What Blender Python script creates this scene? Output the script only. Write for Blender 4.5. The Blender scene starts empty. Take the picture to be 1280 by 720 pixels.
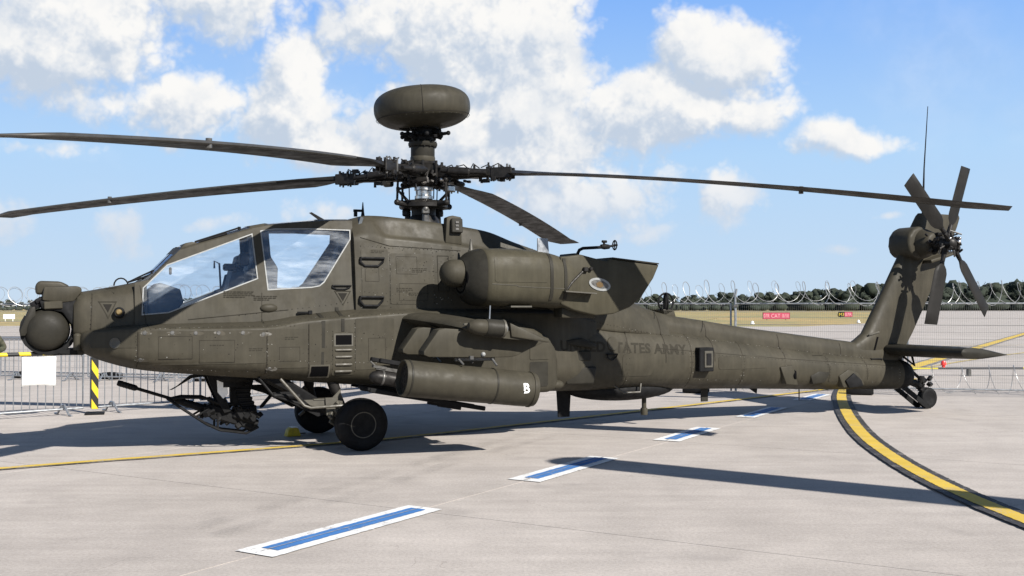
import bpy, bmesh, math, random
from mathutils import Vector, Matrix
from mathutils.bvhtree import BVHTree

random.seed(7)
R = math.radians
scene = bpy.context.scene
col = scene.collection

# ------------------------------------------------------------------ camera
cam_data = bpy.data.cameras.new("camera")
cam_data.sensor_width = 36.0
cam_data.lens = 36.0 * 1314.0 / 1280.0
cam_data.clip_start = 0.1
cam_data.clip_end = 6000
cam = bpy.data.objects.new("camera", cam_data)
cam.location = (0, 0, 1.765)
cam.rotation_euler = (R(90 + 1.073), 0, 0)
col.objects.link(cam)
scene.camera = cam

# ------------------------------------------------------------------ light
SUN_DIR = Vector((0.688, -0.726, 0.716)).normalized()      # towards the sun
sun_data = bpy.data.lights.new("sun", 'SUN')
sun_data.energy = 5.0
sun_data.angle = R(0.53)
sun_data.color = (1.0, 0.955, 0.89)
sun = bpy.data.objects.new("sun", sun_data)
sun.rotation_euler = SUN_DIR.to_track_quat('Z', 'Y').to_euler()
sun.location = (20, -20, 30)
col.objects.link(sun)

vs = scene.view_settings
vs.view_transform = 'Standard'
vs.look = 'None'
vs.exposure = 0.85
vs.gamma = 1.0
vs.use_curve_mapping = False

# ------------------------------------------------------------------ world: sky with cumulus clouds
world = bpy.data.worlds.new("World")
scene.world = world
world.use_nodes = True
WT = world.node_tree
WT.nodes.clear()


class NT:
    """small helper for wiring nodes"""
    def __init__(self, tree):
        self.t = tree

    def n(self, kind, **kw):
        nd = self.t.nodes.new(kind)
        for k, v in kw.items():
            setattr(nd, k, v)
        return nd

    def link(self, a, b):
        self.t.links.new(a, b)

    def put(self, sock, v):
        if hasattr(v, 'is_output'):
            self.link(v, sock)
        else:
            sock.default_value = v

    def m(self, op, a, b=0.0, c=None, clamp=False):
        nd = self.n('ShaderNodeMath', operation=op)
        nd.use_clamp = clamp
        self.put(nd.inputs[0], a)
        self.put(nd.inputs[1], b)
        if c is not None:
            self.put(nd.inputs[2], c)
        return nd.outputs[0]

    def vm(self, op, a, b=(0, 0, 0), scale=None):
        nd = self.n('ShaderNodeVectorMath', operation=op)
        self.put(nd.inputs[0], a)
        self.put(nd.inputs[1], b)
        if scale is not None:
            self.put(nd.inputs['Scale'], scale)
        return nd.outputs['Value'] if op in ('DOT_PRODUCT', 'LENGTH', 'DISTANCE') else nd.outputs['Vector']

    def ramp(self, v, lo, hi, olo=0.0, ohi=1.0, smooth=True):
        nd = self.n('ShaderNodeMapRange')
        nd.interpolation_type = 'SMOOTHSTEP' if smooth else 'LINEAR'
        nd.clamp = True
        self.put(nd.inputs['Value'], v)
        self.put(nd.inputs['From Min'], lo)
        self.put(nd.inputs['From Max'], hi)
        self.put(nd.inputs['To Min'], olo)
        self.put(nd.inputs['To Max'], ohi)
        return nd.outputs['Result']

    def mix(self, f, a, b):
        nd = self.n('ShaderNodeMix', data_type='RGBA')
        self.put(nd.inputs['Factor'], f)
        self.put(nd.inputs[6], a)
        self.put(nd.inputs[7], b)
        return nd.outputs[2]

    def noise(self, vec, scale, detail=4, rough=0.5, lac=2.0):
        nd = self.n('ShaderNodeTexNoise')
        nd.inputs['Scale'].default_value = scale
        nd.inputs['Detail'].default_value = detail
        nd.inputs['Roughness'].default_value = rough
        nd.inputs['Lacunarity'].default_value = lac
        if vec is not None:
            self.link(vec, nd.inputs['Vector'])
        return nd.outputs[0]

    def voro(self, vec, scale, detail=2, rough=0.5):
        nd = self.n('ShaderNodeTexVoronoi')
        nd.feature = 'SMOOTH_F1'
        nd.inputs['Scale'].default_value = scale
        nd.inputs['Detail'].default_value = detail
        nd.inputs['Roughness'].default_value = rough
        nd.inputs['Smoothness'].default_value = 0.35
        self.link(vec, nd.inputs['Vector'])
        return nd.outputs['Distance']


def cloud_group():
    """direction in -> cloud density: cumulus heaps placed around the compass"""
    g = bpy.data.node_groups.new("cloud_density", 'ShaderNodeTree')
    g.interface.new_socket("Vector", in_out='INPUT', socket_type='NodeSocketVector')
    g.interface.new_socket("Density", in_out='OUTPUT', socket_type='NodeSocketFloat')
    t = NT(g)
    gi = t.n('NodeGroupInput')
    go = t.n('NodeGroupOutput')
    v = t.vm('NORMALIZE', gi.outputs[0])
    sep = t.n('ShaderNodeSeparateXYZ')
    t.link(v, sep.inputs[0])
    az = t.m('ARCTAN2', sep.outputs[0], sep.outputs[1])          # 0 = ahead (+Y), + = right
    el = t.m('ARCSINE', sep.outputs[2])
    azd = t.m('MULTIPLY', az, 57.2958)
    eld = t.m('MULTIPLY', el, 57.2958)
    # warp the heap outlines a little
    wn = t.n('ShaderNodeTexNoise')
    wn.inputs['Scale'].default_value = 7.0
    wn.inputs['Detail'].default_value = 3
    t.link(v, wn.inputs['Vector'])
    ws = t.n('ShaderNodeSeparateXYZ')
    t.link(wn.outputs[1], ws.inputs[0])
    azd = t.m('ADD', azd, t.m('MULTIPLY', t.m('SUBTRACT', ws.outputs[0], 0.5), 7.0))
    eld = t.m('ADD', eld, t.m('MULTIPLY', t.m('SUBTRACT', ws.outputs[1], 0.5), 5.0))
    # heaps: azimuth, elevation, half width, half height (degrees), strength
    heaps = [(-23.0, 14.2, 5.8, 3.8, 1.25), (-16.0, 15.6, 5.0, 2.8, 1.0), (-12.0, 11.4, 2.9, 3.8, 1.2), (-17.5, 10.5, 6.5, 1.8, .98), (-8.0, 14.8, 3.4, 2.6, 1.0),
             (-1.8, 14.4, 5.6, 5.0, 1.4), (-4.0, 9.6, 6.0, 3.4, 1.15), (1.5, 10.0, 4.4, 4.8, 1.2), (3.2, 6.2, 6.4, 2.6, .92), (-9.5, 8.6, 3.4, 1.5, .9),
             (11.2, 12.8, 3.4, 2.5, 1.2), (8.0, 10.4, 6.2, 2.1, 1.15), (12.8, 9.6, 3.0, 1.3, .9),
             (18.0, 8.4, 3.4, 1.15, 1.02), (12.2, 5.6, 2.8, 1.7, .9), (17.6, 3.5, 1.6, .5, .80), (20.0, 4.8, 1.5, .35, .66),
             (-26.0, 3.6, 2.6, 2.8, .90), (-20.0, 4.0, 1.6, 2.2, .84), (-15.5, 4.6, 2.6, .8, .74), (-8.5, 5.2, 5.0, 1.3, .70), (-24.0, 8.2, 4.0, .9, .62), (7.0, 4.2, 3.5, 1.0, .66)]
    acc = None
    for a, e, wa, we, st in heaps:
        da = t.m('DIVIDE', t.m('SUBTRACT', azd, a), wa)
        de = t.m('DIVIDE', t.m('SUBTRACT', eld, e), we)
        d2 = t.m('ADD', t.m('MULTIPLY', da, da), t.m('MULTIPLY', de, de))
        bl = t.m('MULTIPLY', t.m('POWER', 2.71828, t.m('MULTIPLY', d2, -0.8)), st)
        acc = bl if acc is None else t.m('MAXIMUM', acc, bl)
    # away from this part of the sky the heaps simply follow a broad noise
    far = t.ramp(t.m('ABSOLUTE', az), 0.50, 0.75)
    far = t.m('MAXIMUM', far, t.ramp(el, 0.34, 0.5))
    acc = t.m('MAXIMUM', acc, t.m('MULTIPLY', far, t.ramp(t.noise(v, 2.6, 1, 0.5), 0.50, 0.74)))
    nz = t.noise(v, 11.0, 9, 0.64)
    b1 = t.m('ABSOLUTE', t.m('SUBTRACT', t.noise(v, 26.0, 1, 0.5), 0.5))
    b2 = t.m('ABSOLUTE', t.m('SUBTRACT', t.noise(v, 61.0, 2, 0.6), 0.5))
    d = t.m('ADD', acc, t.m('MULTIPLY', t.m('SUBTRACT', nz, 0.5), 0.95))
    d = t.m('SUBTRACT', d, t.m('MULTIPLY', t.m('SUBTRACT', b1, 0.12), -0.75))
    d = t.m('SUBTRACT', d, t.m('MULTIPLY', t.m('SUBTRACT', b2, 0.12), -0.55))
    d = t.m('SUBTRACT', d, 0.45)
    t.link(d, go.inputs[0])
    return g


def build_world():
    w = NT(WT)
    tc = w.n('ShaderNodeTexCoord')
    v = tc.outputs['Generated']
    sky = w.n('ShaderNodeTexSky', sky_type='NISHITA')
    sky.sun_disc = False
    sky.sun_elevation = math.asin(SUN_DIR.z)
    sky.sun_rotation = math.atan2(SUN_DIR.x, SUN_DIR.y)
    sky.altitude = 300
    sky.air_density = 1.0
    sky.dust_density = 0.15
    sky.ozone_density = 1.6
    grp = cloud_group()

    def dens(vec):
        nd = w.n('ShaderNodeGroup')
        nd.node_tree = grp
        w.link(vec, nd.inputs[0])
        return nd.outputs[0]
    d0 = dens(v)
    # the side of each heap that faces the sun is bright, the far side and the base turn blue grey
    d1 = dens(w.vm('ADD', v, (0.011, -0.003, 0.016)))
    sh = w.m('SUBTRACT', d0, d1)
    lit = w.ramp(sh, -0.26, 0.20, 0.0, 1.0)
    cover = w.ramp(d0, -0.05, 0.33)
    # soft inner relief of the big heaps
    lit = w.m('MULTIPLY', lit, w.ramp(w.noise(w.vm('ADD', v, (0.3, 0.1, 0.02)), 14.0, 5, 0.6), 0.30, 0.56, 0.55, 1.0))
    sep = w.n('ShaderNodeSeparateXYZ')
    w.link(v, sep.inputs[0])
    lowf = w.ramp(sep.outputs[2], 0.0, 0.16)
    ccol = w.mix(lit, (0.60, 0.695, 0.83, 1), (1.05, 1.04, 1.02, 1))
    ccol = w.mix(lowf, (0.80, 0.80, 0.83, 1), ccol)
    cl = w.n('ShaderNodeVectorMath', operation='SCALE')
    w.link(ccol, cl.inputs[0])
    cl.inputs['Scale'].default_value = CLOUD_GAIN
    cover = w.m('MULTIPLY', cover, w.ramp(sep.outputs[2], 0.02, 0.15, 0.42, 1.0))
    # thin veil of high haze between the heaps
    veil = w.m('MULTIPLY', w.ramp(w.noise(v, 4.0, 5, 0.6), 0.50, 0.78), 0.22)
    cover = w.m('MAXIMUM', cover, w.m('MULTIPLY', veil, w.ramp(sep.outputs[2], 0.02, 0.2)))
    # pale summer haze: whitish at the horizon, blue higher up, the clear sky itself overhead
    hz = w.mix(w.ramp(sep.outputs[2], 0.0, 0.14, smooth=False), (6.5, 8.0, 9.6, 1), (5.0, 7.5, 10.6, 1))
    hz = w.mix(w.ramp(sep.outputs[2], 0.14, 0.30, smooth=False), hz, (2.4, 5.0, 10.6, 1))
    base = w.mix(w.ramp(sep.outputs[2], 0.26, 0.62, 1.0, 0.0), sky.outputs[0], hz)
    mx = w.mix(cover, base, cl.outputs[0])
    bg = w.n('ShaderNodeBackground')
    bg.inputs['Strength'].default_value = SKY_STRENGTH
    w.link(mx, bg.inputs[0])
    out = w.n('ShaderNodeOutputWorld')
    w.link(bg.outputs[0], out.inputs[0])


SKY_STRENGTH = 0.05
CLOUD_GAIN = 10.2
build_world()
world.cycles.sampling_method = 'MANUAL'
world.cycles.sample_map_resolution = 512

# ------------------------------------------------------------------ materials
MATS = {}
ALBEDO = 0.68


def material(name, base, rough=0.6, metal=0.0, var=0.0, scale=6.0, bump=0.0, bscale=60.0, streak=0.0, speck=None, spec=0.5, base2=None, worn=None):
    if name not in ('white_paint', 'sealant', 'bright_metal', 'skin', 'lamp_red', 'lens_amber'):
        k_ = ALBEDO
        base = tuple(v * k_ for v in base)
        base2 = tuple(v * k_ for v in base2) if base2 else None
        worn = (tuple(v * k_ for v in worn[0]), worn[1], worn[2]) if worn else None
    m = bpy.data.materials.new(name)
    m.use_nodes = True
    t = NT(m.node_tree)
    p = m.node_tree.nodes['Principled BSDF']
    p.inputs['Roughness'].default_value = rough
    p.inputs['Metallic'].default_value = metal
    p.inputs['Specular IOR Level'].default_value = spec
    tc = t.n('ShaderNodeTexCoord')
    vec = tc.outputs['Object']
    c = (*base, 1)
    if var or streak or speck or worn:
        cc = t.n('ShaderNodeRGB')
        cc.outputs[0].default_value = c
        cur = cc.outputs[0]
        if base2:
            cur = t.mix(t.ramp(t.noise(vec, scale * 0.35, 3, 0.6), 0.38, 0.64), cur, (*base2, 1))
        if var:
            f = t.ramp(t.noise(vec, scale, 6, 0.62), 0.28, 0.72, 1 - var, 1 + var)
            cur = t.vm('SCALE', cur, scale=f)
        if streak:
            mp = t.n('ShaderNodeMapping')
            mp.inputs['Scale'].default_value = (9, 9, 0.8)
            t.link(vec, mp.inputs[0])
            f = t.ramp(t.noise(mp.outputs[0], 1.6, 5, 0.65), 0.35, 0.75, 1 - streak, 1 + streak * 0.7)
            cur = t.vm('SCALE', cur, scale=f)
        if worn:
            wc, wlo, wscale = worn
            f = t.ramp(t.noise(vec, wscale, 8, 0.72), wlo, wlo + 0.10)
            cur = t.mix(f, cur, (*wc, 1))
        if speck:
            sc_, slo, scol = speck
            f = t.ramp(t.noise(vec, sc_, 2, 0.5), slo, slo + 0.05)
            cur = t.mix(f, cur, (*scol, 1))
        t.link(cur, p.inputs['Base Color'])
        rr = t.ramp(t.noise(vec, scale * 1.7, 4, 0.6), 0.3, 0.7, max(rough - 0.10, 0.05), min(rough + 0.12, 1.0))
        t.link(rr, p.inputs['Roughness'])
    else:
        p.inputs['Base Color'].default_value = c
    if bump:
        b = t.n('ShaderNodeBump')
        b.inputs['Strength'].default_value = bump
        b.inputs['Distance'].default_value = 0.01
        t.link(t.noise(vec, bscale, 4, 0.6), b.inputs['Height'])
        t.link(b.outputs[0], p.inputs['Normal'])
    MATS[name] = m
    return m


material('olive_paint', (0.0605, 0.0545, 0.0395), 0.52, var=0.15, scale=2.6, streak=0.13, bump=0.08, bscale=9, base2=(0.0675, 0.060, 0.0435), worn=((0.092, 0.084, 0.066), 0.70, 3.2), spec=0.14)
material('olive_panel', (0.0635, 0.057, 0.0415), 0.52, var=0.12, scale=4.5, streak=0.10, bump=0.07, bscale=14, worn=((0.112, 0.103, 0.083), 0.72, 5.0), spec=0.13)
material('scuffed_paint', (0.080, 0.0715, 0.054), 0.62, var=0.15, scale=10, worn=((0.21, 0.20, 0.18), 0.52, 13.0), spec=0.13)
material('olive_worn', (0.085, 0.077, 0.058), 0.55, var=0.2, scale=8, worn=((0.20, 0.19, 0.165), 0.60, 14.0), bump=0.1, bscale=20)
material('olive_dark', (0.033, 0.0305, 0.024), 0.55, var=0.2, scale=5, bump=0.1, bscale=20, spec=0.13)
material('blade_black', (0.019, 0.0175, 0.0155), 0.55, spec=0.16, var=0.25, scale=3, streak=0.1, bump=0.06, bscale=16, worn=((0.04, 0.037, 0.03), 0.68, 4.0))
material('blade_edge', (0.10, 0.095, 0.085), 0.35, metal=0.4, var=0.2, scale=4)
material('dark_metal', (0.026, 0.024, 0.022), 0.48, metal=0.3, var=0.35, scale=14, worn=((0.17, 0.155, 0.13), 0.70, 22.0), bump=0.15, bscale=40, spec=0.2)
material('grey_metal', (0.15, 0.145, 0.135), 0.42, metal=0.5, var=0.3, scale=14, bump=0.1)
material('bright_metal', (0.62, 0.60, 0.57), 0.28, metal=1.0, var=0.15, scale=9)
material('galvanised', (0.42, 0.44, 0.46), 0.42, metal=0.75, var=0.18, scale=11, spec=0.5)
material('wire', (0.50, 0.50, 0.49), 0.38, metal=0.6)
material('mesh_wire', (0.30, 0.30, 0.29), 0.5, metal=0.3)
material('rubber', (0.011, 0.011, 0.0115), 0.72, var=0.3, scale=9, bump=0.15, bscale=45, worn=((0.022, 0.021, 0.020), 0.68, 12.0), spec=0.15)
material('black', (0.004, 0.004, 0.0045), 0.8, spec=0.05)
material('matt_black', (0.013, 0.013, 0.0135), 0.65, var=0.3, scale=9, spec=0.12)
material('marking_black', (0.026, 0.024, 0.020), 0.7, var=0.15, scale=14)
material('stencil_dark', (0.043, 0.039, 0.030), 0.75, spec=0.08)
material('stencil_grey', (0.024, 0.022, 0.019), 0.75, spec=0.08)
material('seam_dark', (0.036, 0.032, 0.025), 0.75, var=0.3, scale=8, spec=0.08)  # dark tone of the panel joints
material('white_paint', (0.78, 0.78, 0.76), 0.6, var=0.08, scale=9)
material('sealant', (0.20, 0.205, 0.20), 0.5, var=0.15, scale=16)
material('cockpit_grey', (0.060, 0.072, 0.085), 0.6, var=0.25, scale=7)
material('cockpit_dark', (0.020, 0.022, 0.025), 0.6, var=0.3, scale=9)
material('yellow_paint', (0.80, 0.50, 0.03), 0.6, var=0.12, scale=9)
material('chock_yellow', (0.62, 0.47, 0.02), 0.6, var=0.25, scale=12)
material('sign_red', (0.55, 0.05, 0.11), 0.5)
material('sign_pink', (0.85, 0.42, 0.46), 0.5)
material('sign_yellow', (0.75, 0.55, 0.03), 0.5)
material('lens_amber', (0.16, 0.115, 0.05), 0.15)
material('lamp_red', (0.75, 0.03, 0.02), 0.3)
material('rivet_metal', (0.42, 0.40, 0.36), 0.4, metal=0.5)
material('camo_cloth', (0.10, 0.085, 0.055), 0.9, var=0.45, scale=14, base2=(0.045, 0.055, 0.03))
material('skin', (0.42, 0.25, 0.17), 0.55, var=0.06, scale=12)
material('helicopter_grey', (0.10, 0.11, 0.095), 0.55, var=0.15, scale=3)
material('olive_nacelle', (0.072, 0.0645, 0.0435), 0.55, var=0.12, scale=3.0, streak=0.12, bump=0.07, bscale=9, worn=((0.105, 0.096, 0.072), 0.71, 4.0), spec=0.13)
material('copper_band', (0.20, 0.13, 0.06), 0.4, metal=0.6)


def glass_material(name, tint, fac_lo=0.01, rough=0.02, tint_vary=True):
    """thin aircraft pane: mostly clear, with a Fresnel reflection and a dust film streaked pale to stand in for glare"""
    m = bpy.data.materials.new(name)
    m.use_nodes = True
    t = NT(m.node_tree)
    m.node_tree.nodes.clear()
    out = t.n('ShaderNodeOutputMaterial')
    tr = t.n('ShaderNodeBsdfTransparent')
    tr.inputs[0].default_value = (*tint, 1)
    gl = t.n('ShaderNodeBsdfGlossy')
    gl.inputs['Roughness'].default_value = rough
    gl.inputs['Color'].default_value = (0.95, 0.97, 1, 1)
    fr = t.n('ShaderNodeFresnel')
    fr.inputs['IOR'].default_value = 1.5
    mx = t.n('ShaderNodeMixShader')
    t.link(t.m('ADD', fr.outputs[0], fac_lo, clamp=True), mx.inputs[0])
    t.link(tr.outputs[0], mx.inputs[1])
    t.link(gl.outputs[0], mx.inputs[2])
    df = t.n('ShaderNodeBsdfDiffuse')
    df.inputs[0].default_value = (0.75, 0.78, 0.8, 1)
    tc = t.n('ShaderNodeTexCoord')
    mp = t.n('ShaderNodeMapping')
    mp.inputs['Rotation'].default_value = (0, 0.5, 0)
    mp.inputs['Scale'].default_value = (2.0, 1, 9)
    t.link(tc.outputs['Object'], mp.inputs[0])
    f = t.ramp(t.noise(mp.outputs[0], 1.1, 6, 0.62), 0.44, 0.78, 0.01, 0.22)  # pale streaks painted into the film for whitish reflection and glare
    mx2 = t.n('ShaderNodeMixShader')
    t.link(f, mx2.inputs[0])
    t.link(mx.outputs[0], mx2.inputs[1])
    t.link(df.outputs[0], mx2.inputs[2])
    t.link(mx2.outputs[0], out.inputs[0])
    MATS[name] = m


glass_material('canopy_glass', (0.90, 0.94, 0.98))


def striped_material(name, c1, c2, period, angle_axis):
    """diagonal warning stripes"""
    m = bpy.data.materials.new(name)
    m.use_nodes = True
    t = NT(m.node_tree)
    p = m.node_tree.nodes['Principled BSDF']
    p.inputs['Roughness'].default_value = 0.5
    tc = t.n('ShaderNodeTexCoord')
    f = t.m('FRACT', t.m('DIVIDE', t.vm('DOT_PRODUCT', tc.outputs['Object'], angle_axis), period))
    t.link(t.mix(t.m('GREATER_THAN', f, 0.5), (*c1, 1), (*c2, 1)), p.inputs['Base Color'])
    MATS[name] = m


striped_material('hazard_diagonal', (0.60, 0.43, 0.015), (0.010, 0.010, 0.010), 0.20, (1.0, 0, 0.62))
striped_material('hazard_straight', (0.60, 0.43, 0.015), (0.010, 0.010, 0.010), 0.36, (1.0, 0, 0.3))
striped_material('hazard_long', (0.50, 0.42, 0.04), (0.03, 0.03, 0.035), 4.4, (1.0, 0, 0))


def concrete_material():
    m = bpy.data.materials.new('concrete')
    m.use_nodes = True
    t = NT(m.node_tree)
    p = m.node_tree.nodes['Principled BSDF']
    tc = t.n('ShaderNodeTexCoord')
    v = tc.outputs['Object']
    broad = t.noise(v, 0.22, 5, 0.6)
    mid = t.noise(v, 1.7, 6, 0.65)
    fine = t.noise(v, 38, 3, 0.6)
    grit = t.noise(v, 140, 2, 0.5)
    mp = t.n('ShaderNodeMapping')                              # trowel and tyre streaks across the slabs
    mp.inputs['Rotation'].default_value = (0, 0, R(-6))
    mp.inputs['Scale'].default_value = (0.35, 3.4, 1)
    t.link(v, mp.inputs[0])
    strk = t.noise(mp.outputs[0], 1.3, 6, 0.62)
    c = t.mix(t.ramp(broad, 0.35, 0.66), (0.352, 0.319, 0.291, 1), (0.392, 0.356, 0.326, 1))
    oi = t.n('ShaderNodeObjectInfo')
    c = t.vm('SCALE', c, scale=t.ramp(oi.outputs['Random'], 0.0, 1.0, 0.965, 1.035, smooth=False))
    c = t.vm('SCALE', c, scale=t.ramp(mid, 0.3, 0.7, 0.925, 1.06))
    c = t.vm('SCALE', c, scale=t.ramp(strk, 0.3, 0.7, 0.935, 1.05))
    c = t.vm('SCALE', c, scale=t.ramp(fine, 0.28, 0.72, 0.89, 1.09))
    c = t.vm('SCALE', c, scale=t.ramp(grit, 0.28, 0.42, 0.62, 1.0))
    # patchy old stains
    st = t.m('MULTIPLY', t.ramp(t.noise(v, 0.75, 7, 0.68), 0.56, 0.72), t.ramp(fine, 0.3, 0.6, 0.4, 1.0))
    c = t.mix(t.m('MULTIPLY', st, 0.42), c, (0.18, 0.167, 0.157, 1))
    # hairline cracks
    ck = t.n('ShaderNodeTexVoronoi', feature='DISTANCE_TO_EDGE')
    ck.inputs['Scale'].default_value = 0.55
    wv = t.n('ShaderNodeTexNoise')
    wv.inputs['Scale'].default_value = 2.5
    wv.inputs['Detail'].default_value = 6
    t.link(v, wv.inputs['Vector'])
    t.link(t.vm('ADD', v, t.vm('SCALE', wv.outputs[1], scale=0.7)), ck.inputs['Vector'])
    crk = t.m('MULTIPLY', t.ramp(ck.outputs['Distance'], 0.0, 0.006, 1.0, 0.0), t.ramp(t.noise(v, 0.5, 3, 0.5), 0.52, 0.62))
    c = t.mix(t.m('MULTIPLY', crk, 0.45), c, (0.16, 0.145, 0.13, 1))
    t.link(c, p.inputs['Base Color'])
    p.inputs['Roughness'].default_value = 0.85
    p.inputs['Specular IOR Level'].default_value = 0.12
    b = t.n('ShaderNodeBump')
    b.inputs['Strength'].default_value = 0.30
    b.inputs['Distance'].default_value = 0.006
    t.link(t.m('ADD', t.m('MULTIPLY', mid, 1.5), fine), b.inputs['Height'])
    t.link(b.outputs[0], p.inputs['Normal'])
    MATS['concrete'] = m


concrete_material()


def marking_material(name, c, under=(0.32, 0.295, 0.275), wear=0.70):
    m = bpy.data.materials.new(name)
    m.use_nodes = True
    t = NT(m.node_tree)
    p = m.node_tree.nodes['Principled BSDF']
    tc = t.n('ShaderNodeTexCoord')
    v = tc.outputs['Object']
    cc = t.vm('SCALE', (*c,), scale=t.ramp(t.noise(v, 3.0, 5, 0.6), 0.3, 0.7, 0.90, 1.06))
    f = t.ramp(t.m('ADD', t.m('MULTIPLY', t.noise(v, 55, 4, 0.7), 0.6), t.m('MULTIPLY', t.noise(v, 4, 4, 0.6), 0.4)), wear - 0.10, wear)
    t.link(t.mix(f, cc, (*under, 1)), p.inputs['Base Color'])
    p.inputs['Roughness'].default_value = 0.75
    p.inputs['Specular IOR Level'].default_value = 0.3
    MATS[name] = m


marking_material('marking_white', (0.62, 0.62, 0.61), wear=0.63)
marking_material('marking_blue', (0.045, 0.15, 0.37), wear=0.66)
marking_material('marking_yellow', (0.52, 0.36, 0.05), wear=0.63)
marking_material('marking_yellow_worn', (0.42, 0.32, 0.10), wear=0.60)
marking_material('marking_dark', (0.036, 0.035, 0.037), wear=0.64)
marking_material('marking_dark_worn', (0.06, 0.057, 0.054), wear=0.56)
marking_material('joint_faint', (0.27, 0.248, 0.229), wear=0.49)
marking_material('joint_sealant', (0.25, 0.229, 0.21), wear=0.54)
marking_material('asphalt_band', (0.13, 0.125, 0.125), wear=0.75)


def tyre_mark_material():
    m = bpy.data.materials.new('tyre_mark')
    m.use_nodes = True
    t = NT(m.node_tree)
    m.node_tree.nodes.clear()
    out = t.n('ShaderNodeOutputMaterial')
    tr = t.n('ShaderNodeBsdfTransparent')
    df = t.n('ShaderNodeBsdfDiffuse')
    df.inputs[0].default_value = (0.10, 0.095, 0.09, 1)
    tc = t.n('ShaderNodeTexCoord')
    f = t.m('MULTIPLY', t.ramp(t.noise(tc.outputs['Object'], 1.6, 6, 0.7), 0.38, 0.70), t.ramp(t.noise(tc.outputs['Object'], 60, 3, 0.6), 0.35, 0.65, 0.06, 0.18))
    mx = t.n('ShaderNodeMixShader')
    t.link(f, mx.inputs[0])
    t.link(tr.outputs[0], mx.inputs[1])
    t.link(df.outputs[0], mx.inputs[2])
    t.link(mx.outputs[0], out.inputs[0])
    MATS['tyre_mark'] = m


tyre_mark_material()


def grass_material():
    m = bpy.data.materials.new('dry_grass')
    m.use_nodes = True
    t = NT(m.node_tree)
    p = m.node_tree.nodes['Principled BSDF']
    tc = t.n('ShaderNodeTexCoord')
    v = tc.outputs['Object']
    mp = t.n('ShaderNodeMapping')
    mp.inputs['Scale'].default_value = (1.0, 0.35, 1)
    t.link(v, mp.inputs[0])
    c = t.mix(t.ramp(t.noise(mp.outputs[0], 0.06, 5, 0.6), 0.38, 0.62), (0.33, 0.235, 0.085, 1), (0.21, 0.19, 0.075, 1))
    c = t.vm('SCALE', c, scale=t.ramp(t.noise(v, 0.8, 4, 0.6), 0.3, 0.7, 0.75, 1.2))
    t.link(c, p.inputs['Base Color'])
    p.inputs['Roughness'].default_value = 0.95
    MATS['dry_grass'] = m


grass_material()


def foliage_material():
    m = bpy.data.materials.new('far_foliage')
    m.use_nodes = True
    t = NT(m.node_tree)
    p = m.node_tree.nodes['Principled BSDF']
    tc = t.n('ShaderNodeTexCoord')
    v = tc.outputs['Object']
    c = t.mix(t.ramp(t.noise(v, 0.09, 4, 0.6), 0.35, 0.65), (0.013, 0.020, 0.012, 1), (0.020, 0.027, 0.015, 1))
    t.link(c, p.inputs['Base Color'])
    p.inputs['Roughness'].default_value = 0.9
    MATS['far_foliage'] = m


foliage_material()


# ------------------------------------------------------------------ mesh helpers
def tag(o, label=None, cat=None, group=None, kind=None):
    if label:
        o['label'] = label
    if cat:
        o['category'] = cat
    if group:
        o['group'] = group
    if kind:
        o['kind'] = kind
    return o


def empty(name, loc=(0, 0, 0), rz=0.0):
    o = bpy.data.objects.new(name, None)
    o.empty_display_size = 0.2
    o.location = loc
    o.rotation_euler = (0, 0, rz)
    col.objects.link(o)
    return o


def frame(axis):
    a = Vector(axis).normalized()
    h = Vector((0, 0, 1)) if abs(a.z) < 0.9 else Vector((1, 0, 0))
    u = a.cross(h).normalized()
    return a, u, a.cross(u).normalized()


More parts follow.
